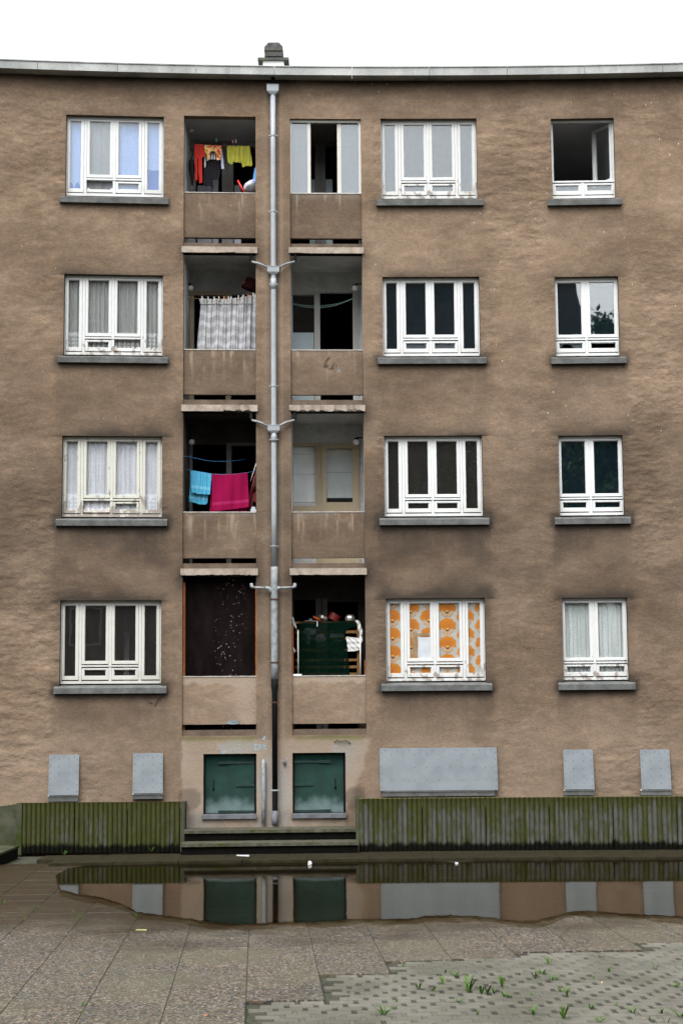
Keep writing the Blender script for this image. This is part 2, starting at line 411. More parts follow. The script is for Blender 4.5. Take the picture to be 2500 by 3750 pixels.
# attributes of the render: grime, pale rubbed parts, patches
XPIPE = P(630, 1200)[0]
def attrs(x, z, depth=0.0):
    n1 = fbm(x * 1.7 + 31, z * 1.7); n2 = fbm(x * 6, z * 6 + 40); nv = fbm(x * 9, z * .9 + 7); n3 = fbm(x * .5 + 5, z * .55 + 60, 3)
    soot = np.zeros_like(x); ripple = np.ones_like(x)
    for (c, i), (a, b, z0, z1) in WIN.items():
        amp = {4: .40, 3: .82, 2: 1.06, 1: 1.04}[i]
        dx = np.maximum(np.maximum(a - x, x - b), 0); dz = z - z1
        up_ = np.where(dz > -.02, np.exp(-np.maximum(dz, 0) / .16), 0) * np.exp(-(dx / .16) ** 2)
        soot += amp * .75 * up_ * (.25 + 1.3 * n1)
        sa, sb = a - .12, b + .12
        dxs = np.maximum(np.maximum(sa - x, x - sb), 0); dzs = np.maximum(np.maximum(z0 - .17 - z, z - z0 + .02), 0)
        d = np.hypot(dxs, dzs)
        soot += amp * .85 * np.exp(-(d / .06) ** 1.2) * (.35 + 1.1 * n2)
        below = ((z < z0 - .15) & (z > z0 - 1.0))
        edge = sstep(-.05, .05, x - sa) * sstep(-.05, .05, sb - x)
        soot += np.where(below, amp * .34 * edge * (1 - (z0 - .15 - z) / .9) * (.5 + .9 * nv), 0)
        side = np.exp(-(dx / .1) ** 2) * ((z > z0) & (z < z1))
        soot += .28 * amp * side * (n1 + .2)
        smooth = edge * ((z < z0) & (z > z0 - 1.15)); ripple *= 1 - .85 * smooth
        smooth = sstep(-.1, .1, x - a + .15) * sstep(-.1, .1, b + .15 - x) * sstep(-.02, .02, dz) * (1 - sstep(.35, .75, dz)); ripple *= 1 - .7 * smooth
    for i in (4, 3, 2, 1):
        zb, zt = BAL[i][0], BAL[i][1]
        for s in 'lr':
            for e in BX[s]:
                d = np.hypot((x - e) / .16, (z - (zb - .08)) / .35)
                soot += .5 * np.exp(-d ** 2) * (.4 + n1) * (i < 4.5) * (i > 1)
    soot += 1.0 * np.exp(-np.maximum(Z_COR_B - z, 0) / .15) * (.5 + n1)  # wall darkens in a band below the cornice
    mid = np.exp(-((z - 5.2) / 2.6) ** 2)
    soot += .62 * mid * n3 + .22 * sstep(.45, .75, n1) * mid + .16 * sstep(4.5, 2.2, z) * n3
    ripple *= .25 + .9 * sstep(.35, .6, fbm(x * .6 + 11, z * .5 + 3, 3)) + .25 * mid
    inner = (x > BX['l'][0] - .3) & (x < BX['r'][1] + .25)
    ripple = np.where(inner, ripple * .15, ripple)
    px0, pz = P(416, 1700); px1, _ = P(846, 1700)
    wob = .05 * (fbm(z * 7, z * 0 + 3) - .5)
    pl = sstep(0, .03, x - px0 + wob) * sstep(0, .05, px1 + .03 - (x + .35 * np.maximum(pz - z - .15, 0)) + wob * 3) * sstep(0, .02, pz - z)
    pale = .18 * sstep(2.6, 1.6, z) + .85 * pl * (.55 + .7 * n1)
    # rubbed stripes beside the rain pipe
    st = np.exp(-((x - XPIPE - .13) / .045) ** 2) + .6 * np.exp(-((x - XPIPE + .15) / .05) ** 2)
    pale += .42 * st * (.35 + nv) * (z > pz - .2)
    shade = np.exp(-((x - XPIPE) / .28) ** 2) - st  # wall darker in a band along the pipe, except the pale stripes
    soot += .16 * np.clip(shade, 0, 1) * (z > pz) * n1
    grey = np.zeros_like(x)
    # grey cement patches above and beside the cellar doors
    def blob(xd, yd, rx, rz, k=1.0):
        cx, cz = P(xd, yd)
        d = np.hypot((x - cx) / rx, (z - cz) / rz) + .5 * (n2 - .5)
        return k * (1 - sstep(.85, 1.05, d))
    grey = np.maximum(grey, blob(543, 1716, .35, .12, .85)); grey = np.maximum(grey, blob(785, 1722, .17, .16, .8))
    grey = np.maximum(grey, blob(616, 1810, .085, .52, .7)); grey = np.maximum(grey, blob(653, 1820, .10, .62, .8))
    grey = np.maximum(grey, .6 * pl * sstep(.45, .65, n1))
    moss = np.zeros_like(x)
    for s in 'lr':
        inx = sstep(0, .1, x - BX[s][0]) * sstep(0, .1, BX[s][1] - x)
        moss += inx * np.exp(-np.maximum(pz + .02 - z, 0) / .05) * (z < pz + .06) * (.3 + 1.1 * n1) * .8
        moss += inx * .25 * np.exp(-np.maximum(pz - z, 0) / .2) * (z < pz) * sstep(.5, .7, n1)
    for xd in (436, 815):
        soot += blob(xd, 1835, .2, .2, .45)
    soot += .5 * np.exp(-np.maximum(z - .62, 0) / .06) * (x > px0) * (x < px1) * n2
    fleck = sstep(4.5, 9.5, z) * (.3 + .7 * sstep(-1.5, 3, x)) * sstep(.4, .6, n1) + .12
    return dict(soot=np.clip(soot, 0, .93), ripple=ripple, pale=np.clip(pale, 0, .9), grey=np.clip(grey, 0, .9), moss=np.clip(moss, 0, .85), fleck=np.clip(fleck, 0, 1))

def grid_mesh(name, mat, xs, zs, keep, vof, extra=None, attr_fn=attrs, parent=None, tweak=None):
    """a curved sheet on the facade; cells kept by mask; extra quads for edges"""
    X, Z = np.meshgrid(xs, zs)
    nx, nz = len(xs), len(zs)
    Y = F(X) - vof
    verts = np.stack([X, Y, Z], -1).reshape(-1, 3)
    i, j = np.meshgrid(np.arange(nx - 1), np.arange(nz - 1))
    q = np.stack([j * nx + i, j * nx + i + 1, (j + 1) * nx + i + 1, (j + 1) * nx + i], -1)
    xm, zm = (xs[:-1] + xs[1:]) / 2, (zs[:-1] + zs[1:]) / 2
    XM, ZM = np.meshgrid(xm, zm)
    faces = q[keep(XM, ZM)].reshape(-1, 4)
    ev = np.zeros((0, 3)); ef = np.zeros((0, 4), int)
    if extra:
        ev = np.array([p for quad in extra for p in quad], float); ef = np.arange(len(ev)).reshape(-1, 4) + len(verts)
    vv = np.vstack([verts, ev]); ff = np.vstack([faces, ef])
    used = np.unique(ff); remap = -np.ones(len(vv), int); remap[used] = np.arange(len(used))
    vv, ff = vv[used], remap[ff]
    me = bpy.data.meshes.new(name)
    me.vertices.add(len(vv)); me.vertices.foreach_set('co', vv.astype(np.float32).ravel())
    me.loops.add(ff.size); me.loops.foreach_set('vertex_index', ff.astype(np.int32).ravel())
    me.polygons.add(len(ff)); me.polygons.foreach_set('loop_start', np.arange(0, ff.size, 4, dtype=np.int32))
    me.update(calc_edges=True); me.validate()
    A = attr_fn(vv[:, 0], vv[:, 2])
    if tweak: tweak(A, vv[:, 0], vv[:, 2])
    for k, val in A.items():
        a = me.attributes.new(k, 'FLOAT', 'POINT'); a.data.foreach_set('value', val.astype(np.float32))
    me.materials.append(mat)
    return link(bpy.data.objects.new(name, me), parent)

def breaks(a, b, step, extra):
    n = max(1, int(round((b - a) / step)))
    s = sorted(set([round(v, 5) for v in np.linspace(a, b, n + 1)] + [round(v, 5) for v in extra if a < v < b]))
    out = [s[0]]
    ex = set(round(v, 5) for v in extra)
    for v in s[1:]:
        if v - out[-1] < .012:
            if v in ex and out[-1] not in ex: out[-1] = v
            elif v in ex: out.append(v)
        else: out.append(v)
    return np.array(out)

# ------------------------------------------------------------------ the building
building = empty('apartment_building', TR((0, Y0, 0)), 'four-storey apartment block of brown roughcast with white windows and two stacks of balconies', 'building')
Z_WALL_B = -.4
xs = breaks(WX0, WX1, .055, [h[k] for h in holes for k in (0, 1)])
zs = breaks(Z_WALL_B, Z_COR_B + .04, .055, [h[k] for h in holes for k in (2, 3)])
def keep_wall(XM, ZM):
    k = np.ones_like(XM, bool)
    for a, b, c, d in holes: k &= ~((XM > a) & (XM < b) & (ZM > c) & (ZM < d))
    return k
extra = []
def reveal(h, dep, bottom=True, top=True):
    a, b, c, d = h
    n = 6; st = [a + (b - a) * i / n for i in range(n + 1)]
    extra.append([W(a, 0, c), W(a, 0, d), W(a, -dep, d), W(a, -dep, c)])
    extra.append([W(b, 0, d), W(b, 0, c), W(b, -dep, c), W(b, -dep, d)])
    for p, q in zip(st[:-1], st[1:]):
        if top: extra.append([W(p, 0, d), W(q, 0, d), W(q, -dep, d), W(p, -dep, d)])
        if bottom: extra.append([W(q, 0, c), W(p, 0, c), W(p, -dep, c), W(q, -dep, c)])
for h in holes[:12]: reveal(h, .26)
for h in holes[12:14]: reveal(h, .17, bottom=False)
for h in holes[14:]: reveal(h, .34)
wall = grid_mesh('wall', M_ST, xs, zs, keep_wall, 0.0, extra, parent=building)

# cornice: projecting fascia in cast lengths with open joints
z0c, z1c = Z_COR_B, P(600, 153, .26)[1]
nseg = 14
for i in range(nseg):
    a = WX0 + (WX1 - WX0) * i / nseg + .004; b = WX0 + (WX1 - WX0) * (i + 1) / nseg - .004
    mb = MB(); n = 4
    for k in range(n):
        p, q = a + (b - a) * k / n, a + (b - a) * (k + 1) / n
        mb.hexa([W(p, .26, z0c), W(q, .26, z0c), W(q, -.3, z0c), W(p, -.3, z0c), W(p, .26, z1c), W(q, .26, z1c), W(q, -.3, z1c), W(p, -.3, z1c)])
        mb.hexa([W(p, .275, z1c), W(q, .275, z1c), W(q, -.3, z1c), W(p, -.3, z1c), W(p, .275, z1c + .018), W(q, .275, z1c + .018), W(q, -.3, z1c + .018), W(p, -.3, z1c + .018)])
    mb.build('cornice_panel', M_CORN, building)
# roof, back and side walls, floors, party walls: a closed dark shell
mb = MB()
for k_ in range(10):
    p_, q_ = WX0 + (WX1 - WX0) * k_ / 10, WX0 + (WX1 - WX0) * (k_ + 1) / 10
    mb.hexa([W(p_, -.2, z1c - .25), W(q_, -.2, z1c - .25), W(q_, -9.5, z1c - .25), W(p_, -9.5, z1c - .25), W(p_, -.2, z1c - .05), W(q_, -.2, z1c - .05), W(q_, -9.5, z1c - .05), W(p_, -9.5, z1c - .05)])
roof = mb.build('roof', M_CORN, building)
mb = MB()
mb.box(WX0, WX1, 38.7, 39, Z_WALL_B, z1c - .3)
mb.box(WX0, WX0 + .25, 28.4, 38.7, Z_WALL_B, z1c - .3); mb.box(WX1 - .25, WX1, 29, 38.7, Z_WALL_B, z1c - .3)
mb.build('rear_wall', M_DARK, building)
for i in (4, 3, 2, 1):
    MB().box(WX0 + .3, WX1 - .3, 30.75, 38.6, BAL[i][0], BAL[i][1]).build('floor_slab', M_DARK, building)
xm = [WX0 + .3, (WIN['L', 1][1] + BX['l'][0]) / 2, XPIPE, (BX['r'][1] + WIN['M', 1][0]) / 2, (WIN['M', 1][1] + WIN['R', 1][0]) / 2, WX1 - .3]
for x in xm[1:-1]:
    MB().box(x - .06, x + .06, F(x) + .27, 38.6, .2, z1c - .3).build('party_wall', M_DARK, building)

# chimney on the roof
CHD = 33.0
def at_depth(xd, yd, dep):
    d = ray(xd, yd); t = dep / d.y; return Vector((d.x * t, dep, CAM_H + d.z * t))
cl, cr_ = at_depth(592, 137.5, CHD), at_depth(663, 137.5, CHD)
cx = (cl.x + cr_.x) / 2; zc = (cl.z + cr_.z) / 2
k = (cr_.x - cl.x) / 71.0       # metres per photo unit there
mb = MB().box(cx - 24 * k, cx + 24 * k, CHD + .06, CHD + .7, z1c - .05, zc - .002)
stack = mb.build('chimney', M_STACK, building)
mb = MB().box(cx - 35.5 * k, cx + 35.5 * k, CHD, CHD + .78, zc, zc + 6 * k)
mb.build('chimney_cap_slab', M_CLAY, stack)
mb = MB(); yb0, yb1 = CHD + .17, CHD + .58
z = zc + 6 * k
def fr_(w0, w1, za, zb, d=0.0):
    mb.hexa([(cx - w0, yb0 - d, za), (cx + w0, yb0 - d, za), (cx + w0, yb1 + d, za), (cx - w0, yb1 + d, za), (cx - w1, yb0 - d, zb), (cx + w1, yb0 - d, zb), (cx + w1, yb1 + d, zb), (cx - w1, yb1 + d, zb)])
fr_(20.5 * k, 20.5 * k, z, z + 7.5 * k)
fr_(16 * k, 16 * k, z + 7.5 * k, z + 10.5 * k, -.06)
fr_(20.8 * k, 20 * k, z + 10.5 * k, z + 21.5 * k)
fr_(16 * k, 16 * k, z + 21.5 * k, z + 24.5 * k, -.06)
fr_(21.5 * k, 21 * k, z + 24.5 * k, z + 33.5 * k)
fr_(21 * k, 12 * k, z + 33.5 * k, z + 43.5 * k)
for sx in (-17, 17):
    mb.box(cx + sx * k - 2.5 * k, cx + sx * k + 2.5 * k, yb0 + .02, yb1 - .02, z + 7.4 * k, z + 25 * k)
mb.tube([(cx - 1 * k, CHD + .3, z + 43 * k), (cx - 1 * k, CHD + .3, z + 45.5 * k)], 1.1 * k, 6)
mb.build('chimney_pot', M_CLAY, stack)

# ------------------------------------------------------------------ windows
def sash(x0, x1, z0, z1, p0, p1, q0, q1, y0=.093, y1=.150):
    """ring with outer x0..x1, z0..z1 and glass opening p0..p1, q0..q1"""
    mb = MB()
    mb.box(x0, p0, y0, y1, z0, z1); mb.box(p1, x1, y0, y1, z0, z1)
    mb.box(p0 + .0005, p1 - .0005, y0 + .001, y1, z0, q0); mb.box(p0 + .0005, p1 - .0005, y0 + .001, y1, q1, z1)
    b = .010                                                             # glazing bead
    mb.box(p0 + .001, p0 + b, y0 + .016, y1 - .004, q0, q1); mb.box(p1 - b, p1 - .001, y0 + .016, y1 - .004, q0, q1)
    mb.box(p0 + b, p1 - b, y0 + .016, y1 - .004, q0 + .0005, q0 + b); mb.box(p0 + b, p1 - b, y0 + .016, y1 - .004, q1 - b, q1 - .0005)
    return mb
def pane_mb(p0, p1, q0, q1, y=.122):
    return MB().box(p0 - .003, p1 + .003, y, y + .004, q0 - .003, q1 + .003)

WMW = {}
def make_window(col, fl, paintm, glassm, label=None, wide=True, ventg=None, open_vents=(), leaf='closed', wood_sill=None, jagged=False):
    a, b, z0, z1 = WIN[col, fl]
    w, h = b - a, z1 - z0; uc = (a + b) / 2
    mw = TR((uc, F(uc), z0), ang(uc)); WMW[col, fl] = mw
    X = lambda f: -w / 2 + f * w
    Z = lambda f: f * h
    mb = MB(); fy0, fy1 = .100, .172
    mb.box(X(0) + .002, X(.013), fy0, fy1, 0, h - .001); mb.box(X(.987), X(1) - .002, fy0, fy1, 0, h - .001)
    mb.box(X(.013), X(.987), fy0 + .001, fy1, Z(.972), h - .001)
    mb.box(X(.013), X(.987), fy0 - .010, fy1, 0, Z(.033))                 # bottom rail, proud
    if wide:
        for c in (.196, .788):
            mb.box(X(c - .013), X(c + .013), fy0 - .006, fy1, Z(.0332), Z(.9718))
        mb.box(X(.2092), X(.7748), fy0 - .014, fy1, Z(.203), Z(.223))    # transom
        mb.box(X(.4785), X(.506), fy0 - .005, fy1, Z(.0332), Z(.2028)); mb.box(X(.4785), X(.506), fy0 - .005, fy1, Z(.2232), Z(.9718))
    else:
        mb.box(X(.0132), X(.9868), fy0 - .014, fy1, Z(.203), Z(.223))
        mb.box(X(.468), X(.516), fy0 - .005, fy1, Z(.0332), Z(.2028))
        if leaf == 'closed': mb.box(X(.476), X(.508), fy0 - .005, fy1, Z(.2232), Z(.9718))
    win = mb.build('window', paintm, building, mw)
    if label: win['label'] = label
    if wide:
        parts = [('side_sash', .0155, .180, .047, .968, .036, .153, .088, .945), ('side_sash', .804, .9845, .047, .968, .829, .957, .088, .945),
                 ('casement', .212, .4765, .236, .968, .237, .453, .268, .945), ('casement', .508, .772, .236, .968, .532, .748, .268, .945),
                 ('vent_sash', .212, .4765, .047, .188, .237, .453, .090, .168), ('vent_sash', .508, .772, .047, .188, .532, .748, .090, .168)]
    else:
        parts = [('casement', .016, .474, .236, .968, .045, .428, .268, .945), ('casement', .510, .984, .236, .968, .553, .943, .268, .945),
                 ('vent_sash', .016, .465, .047, .188, .058, .43, .092, .168), ('vent_sash', .519, .984, .047, .188, .556, .950, .092, .168)]
    for n, (nm, x0, x1, za, zb, p0, p1, q0, q1) in enumerate(parts):
        if leaf == 'open' and nm == 'casement': continue
        M = mw
        v = n - (4 if wide else 2)
        if nm == 'vent_sash' and v in open_vents:                        # hopper vent dropped inwards
            piv = Matrix.Translation((0, .12, Z(za)))
            M = mw @ piv @ Matrix.Rotation(math.radians(-38), 4, 'X') @ piv.inverted()
        link(bpy.data.objects.new(nm, sash(X(x0), X(x1), Z(za), Z(zb), X(p0), X(p1), Z(q0), Z(q1)).mesh(nm, paintm)), win, M)
        g = (ventg or glassm) if nm == 'vent_sash' else glassm
        if g == 'none' or (jagged and nm == 'vent_sash' and v == 1): continue
        if jagged and nm == 'vent_sash' and v == 0:                       # a hole knocked through the pane
            pm = MB(); A0, A1, B0, B1 = X(p0) - .003, X(p1) + .003, Z(q0) - .003, Z(q1) + .003
            ring = [(.08, .10), (.13, .30), (.10, .42), (.18, .62), (.17, .80), (.23, .72), (.27, .86), (.38, .90), (.42, .66), (.47, .72), (.49, .58), (.53, .60), (.58, .36), (.66, .03)]
            top = [(0, 0), (0, 1), (1, 1), (1, 0)]
            L = lambda f, t: (A0 + f * (A1 - A0), B0 + t * (B1 - B0))
            for y in (.122, .126):
                pass
            pts = [L(*q) for q in ring]
            fs_ = []
            outer = [L(0, 0), L(0, .42), L(0, .8), L(0, 1), L(.2, 1), L(.3, 1), L(.45, 1), L(.7, 1), L(1, 1), L(1, .5), L(1, 0)]
            allp = [(x_, .122, z_) for x_, z_ in outer + pts]
            no = len(outer)
            tri = [(0, no, no + 1), (0, no + 1, 1), (1, no + 1, no + 2), (1, no + 2, no + 3), (1, no + 3, 2), (2, no + 3, no + 4), (2, no + 4, 3), (3, no + 4, 4), (4, no + 4, no + 5),
                   (4, no + 5, no + 6), (4, no + 6, 5), (5, no + 6, no + 7), (5, no + 7, 6), (6, no + 7, no + 8), (6, no + 8, no + 9), (6, no + 9, 7), (7, no + 9, no + 10), (7, no + 10, no + 11), (7, no + 11, no + 12), (7, no + 12, 8), (8, no + 12, 9), (9, no + 12, no + 13), (9, no + 13, 10)]
            pm.add(allp, tri)
            o = pm.build('pane', g, win, M); o['label'] = 'broken grey pane with a jagged hole'
            md = o.modifiers.new('thickness', 'SOLIDIFY'); md.thickness = .003
            continue
        pane_mb(X(p0), X(p1), Z(q0), Z(q1)).build('pane', g, win, M)
    if leaf == 'open':                                                   # right leaf swung into the room, left leaf folded right back
        for side in (0, 1):
            wl_ = (.458 if side == 0 else .474) * w
            hx = X(.016) if side == 0 else X(.984)
            s_ = 1 if side == 0 else -1
            if side == 0: Ml = mw @ Matrix.Translation((hx, .15, 0)) @ Matrix.Rotation(math.radians(97), 4, 'Z')
            else: Ml = mw @ Matrix.Translation((hx, .15, 0)) @ Matrix.Rotation(math.radians(-58), 4, 'Z')
            lo, hi = (0, wl_) if side == 0 else (-wl_, 0)
            sm = sash(lo, hi, Z(.236), Z(.968), lo + .055, hi - .055, Z(.268), Z(.945), -.03, .027)
            o = sm.build('casement', paintm, win, Ml); o['label'] = 'open casement swung into the room'
            pane_mb(lo + .055, hi - .055, Z(.268), Z(.945), 0).build('pane', M_GLASS, win, Ml)
    # sill
    e = .095
    mb = MB(); yf, yb = -.085, .088
    mb.hexa([(-w / 2 - e, yf + .004, -.172), (w / 2 + e, yf + .004, -.172), (w / 2 + e, -.001, -.172), (-w / 2 - e, -.001, -.172),
             (-w / 2 - e, yf, -.078), (w / 2 + e, yf, -.078), (w / 2 + e, -.001, -.043), (-w / 2 - e, -.001, -.043)])
    mb.hexa([(-w / 2 + .001, -.0005, -.16), (w / 2 - .001, -.0005, -.16), (w / 2 - .001, .25, -.16), (-w / 2 + .001, .25, -.16),
             (-w / 2 + .001, -.0005, -.043), (w / 2 - .001, -.0005, -.043), (w / 2 - .001, .25, -.002), (-w / 2 + .001, .25, -.002)])
    mb.build('window_sill', M_SILL, win, mw)
    return win

make_window('L', 4, M_WHITE, M_GLASSH, 'white timber window with blue sheets behind the glass and one vent tipped open', open_vents=(0,))
make_window('L', 3, M_WORN, M_GLASS, 'peeling white timber window with grey net curtains', open_vents=(1,))
make_window('L', 2, M_CREAMW, M_GLASS, 'badly flaking cream-white timber window with lilac-white net curtains', open_vents=(0,))
make_window('L', 1, M_IVORY, M_GLASSD, 'ivory timber window with dark empty glass')
make_window('M', 4, M_WORN, M_SKYTINT, 'peeling white timber window with grey-blue glass, sky reflection painted in')
make_window('M', 3, M_WHITE, M_MIRR, 'white timber window with blue-black glass in the upper lights', ventg=M_SKYTINT)
make_window('M', 2, M_WHITE, M_GLASSD, 'clean white timber window with brown-black glass')
make_window('M', 1, M_WORN, M_GLASS, 'white timber window papered over with orange flowered wallpaper')
make_window('R', 4, M_WHITE, M_SKYTINT, 'narrow white window standing open on a dark grey room', wide=False, leaf='open')
make_window('R', 3, M_WHITE, M_MIRR, 'narrow white window with a broken vent pane and a tree mirrored in it', wide=False, ventg=M_SKYTINT, jagged=True)
make_window('R', 2, M_WHITE, M_MIRR, 'narrow clean white window with dark green-black glass', wide=False)
make_window('R', 1, M_WORN, M_GLASS, 'narrow white window with pale pleated curtains', wide=False)

# the grey room behind the open window
a, b, z0, z1 = WIN['R', 4]; uc = (a + b) / 2; mw = WMW['R', 4]; hh = z1 - z0
mb = MB(); R0, R1, RD = -1.9, 2.4, 4.2
mb.box(R0, R1, .27, RD, hh + .12, hh + .16); mb.box(R0 - .1, R0, .27, RD, -1, hh + .16); mb.box(R1, R1 + .1, .27, RD, -1, hh + .16)
mb.box(R0, R1, RD, RD + .1, -1, hh + .16); mb.box(R0, R1, .27, RD, -1.0, -.95)
room = mb.build('room', simple('pale_ceiling_plaster', (.62, .62, .63), .95, .05, 2), building, mw)
mb = MB(); mb.tube([(-.30, 2.6, hh + .12), (-.30, 2.6, hh + .02), (-.285, 2.6, hh - .05)], .008, 6)
mb.tube([(-.285, 2.6, hh - .05), (-.30, 2.6, hh - .11), (-.335, 2.6, hh - .15)], .006, 6); mb.tube([(-.285, 2.6, hh - .04), (-.275, 2.6, hh - .13)], [.02, .022], 8)
mb.build('ceiling_cable', M_BLACK, room, mw)

# ------------------------------------------------------------------ curtains and wallpaper behind the glass
def sheet(name, mat, mw, x0, x1, z0, z1, y, colfn, amp=.012, waves=9, nx=120, nz=40, flare=0.0):
    s_ = np.linspace(0, 1, nx); t_ = np.linspace(0, 1, nz)
    Sg, T = np.meshgrid(s_, t_)
    ph = Sg * waves * 2 * PI + 1.7 * np.sin(Sg * 11 + 2) + .8 * T * np.sin(Sg * 23)
    off = amp * (.55 + .45 * (1 - T)) * np.sin(ph) + amp * .5 * np.sin(ph * 2.3 + 1)
    X = x0 + (x1 - x0) * Sg + .3 * off; Zz = z0 + (z1 - z0) * T
    Yv = y + off
    v = np.stack([X, Yv, Zz], -1).reshape(-1, 3)
    i, j = np.meshgrid(np.arange(nx - 1), np.arange(nz - 1))
    q = np.stack([j * nx + i, j * nx + i + 1, (j + 1) * nx + i + 1, (j + 1) * nx + i], -1).reshape(-1, 4)
    me = bpy.data.meshes.new(name); me.from_pydata(v.tolist(), [], q.tolist())
    me.polygons.foreach_set('use_smooth', [True] * len(me.polygons))
    c = colfn(X, Zz, Sg, T); c = np.concatenate([c.reshape(-1, 3), np.ones((nx * nz, 1))], 1)
    at = me.attributes.new('Col', 'FLOAT_COLOR', 'POINT'); at.data.foreach_set('color', c.astype(np.float32).ravel())
    me.materials.append(mat); me.update()
    o = link(bpy.data.objects.new(name, me), None, mw)
    md = o.modifiers.new('thickness', 'SOLIDIFY'); md.thickness = .0015
    return o
def flat(rgb): return lambda X, Z, Sg, T: np.broadcast_to(np.array(rgb, float), X.shape + (3,)).copy()
def lerp3(f, a, b): f = np.asarray(f)[..., None]; return np.array(a) * (1 - f) + np.array(b) * f
def dims(k): a, b, z0, z1 = WIN[k]; return b - a, z1 - z0

def net(base, lace, lacez):
    def f(X, Z, Sg, T):
        n = fbm(X * 14, Z * 1.2, 3)
        c = lerp3(n, [q * .72 for q in base], [q * 1.15 for q in base])
        g = (np.abs(np.sin(X * 42)) * np.abs(np.sin(Z * 48)) > .45) & (Z < lacez)
        g2 = (Z < lacez) & (Z > lacez - .06 - .03 * np.sin(X * 40))
        return np.where((g | g2)[..., None], np.array(lace), c)
    return f
w, h = dims(('L', 3))
o = sheet('curtain', M_CLOTH, WMW['L', 3], -w / 2 + .02, w / 2 - .02, .05, h - .02, .172, net((.24, .245, .24), (.46, .47, .47), .42), .014, 17, 200)
tag(o, 'grey pleated net curtain behind the peeling window in the second row from the top', 'curtain')
w, h = dims(('L', 2))
o = sheet('curtain', M_CLOTH, WMW['L', 2], -w / 2 + .02, w / 2 - .02, .05, h - .02, .170, net((.50, .505, .55), (.66, .68, .74), .40), .010, 12, 200)
tag(o, 'lilac-white lace-edged net curtain behind the flaking cream window', 'curtain')
w, h = dims(('R', 1))
o = sheet('curtain', M_CLOTH, WMW['R', 1], -w / 2 + .02, w / 2 - .02, .06, h - .02, .175, net((.44, .47, .465), (.4, .4, .4), -1), .014, 14, 180)
tag(o, 'pale pleated curtain behind the narrow window in the lowest row', 'curtain')
w, h = dims(('L', 4))
def blu(X, Z, Sg, T):
    c = lerp3(fbm(X * 8, Z, 3), (.20, .29, .52), (.27, .37, .62))
    dk = np.array((.035, .11, .36))
    low = (Z < .15 + .12 * np.abs(np.sin(X * 26))) & (X < -w / 2 + .3)
    right = (X > .30 * w + .02) & (Z < .53 - .06 * (X - .3 * w))
    c = np.where((low | right)[..., None], dk, c)
    gr = (X > -w / 2 + .21 * w) & (X < -w / 2 + .465 * w)
    return np.where(gr[..., None], lerp3(T, (.15, .155, .16), (.24, .26, .27)), c)
o = sheet('curtain', M_CLOTH, WMW['L', 4], -w / 2 + .02, w / 2 - .02, .06, h - .02, .165, blu, .006, 6, 220, 120)
tag(o, 'light blue sheet hung as a curtain in the top left window', 'curtain')

w, h = dims(('M', 1))
def flower(X, Z, Sg, T):
    c = np.broadcast_to(np.array((.40, .385, .35)), X.shape + (3,)).copy()
    pv, ph = .312, .320
    for colm in range(-4, 5):
        for row in range(-3, 7):
            for off, half in ((0, pv / 2 * (colm % 2)),):
                ux = (X - (colm * ph + .212 + off)) / .155; uz = (Z - (row * pv + half + .014)) / .155
                r = np.hypot(ux, uz * 1.05); th = np.arctan2(uz, ux)
                lim = .93 + .09 * np.abs(np.sin(th * 4.5))
                pet = (r < lim) & (uz > -.62 + .30 * np.abs(ux))
                sh = lerp3(np.clip(r, 0, 1), (.42, .12, .010), (.50, .175, .012))
                c = np.where(pet[..., None], sh, c)
                # pale tulip cup of two petals, small yellow bloom and dark star above it
                ax_ = np.abs(ux); hi = -.62 + .62 * np.sqrt(np.clip(ax_, 0, 1)) ; lo = -1.0 + .95 * ax_ ** 2.2
                cup = (ax_ < .68) & (uz < hi) & (uz > lo)
                edge_ = cup & ((uz > hi - .07) | (uz < lo + .06) | (ax_ < .03))
                c = np.where(cup[..., None], np.array((.43, .30, .19)), c); c = np.where(edge_[..., None], np.array((.34, .14, .03)), c)
                st_ = (np.hypot(ux / .20, (uz + .44) / .13) < 1) & (uz < -.34); c = np.where(st_[..., None], np.array((.15, .035, .015)), c)
                heart = (np.hypot(ux / .17, (uz + .27) / .10) < 1); c = np.where(heart[..., None], np.array((.60, .38, .07)), c)
    n = fbm(X * 5, Z * 5, 3)
    return c * (.88 + .25 * n)[..., None]
o = sheet('wallpaper_sheet', M_PRINT, WMW['M', 1], -w / 2 + .02, w / 2 - .02, .12, h - .01, .1365, flower, .0, 1, 260, 220)
tag(o, 'orange flowered wallpaper sheet pasted behind the lowest middle window', 'wallpaper')
mb = MB(); xa = -w / 2 + .325 * w
mb.box(xa, xa + .125 * w, .1285, .1305, .262 * h + .01, .53 * h, None)
o = mb.build('paper_notice', M_PLAIN, None, WMW['M', 1]); tag(o, 'blank white paper sheet inside the flowered window, bottom of the second light', 'paper')
mb = MB(); M_TAPE = simple('brown_tape', (.30, .20, .11), .5, .2, 12)
mb.box(-w / 2 + .28 * w, -w / 2 + .450 * w, .1315, .1330, .545 * h, .58 * h); mb.box(-w / 2 + .27 * w, -w / 2 + .318 * w, .1335, .1350, .265 * h, .60 * h)
o = mb.build('packing_tape', M_TAPE, None, WMW['M', 1]); tag(o, 'brown packing tape stuck beside the white paper in the flowered window', 'tape')
# bits seen in dark windows
w, h = dims(('L', 1)); o = MB().box(w * .10, w * .155, 1.4, 1.46, .06, .95).build('post', M_ROOMG, None, WMW['L', 1]); tag(o, 'grey upright post in the dark room behind the ivory window', 'post')

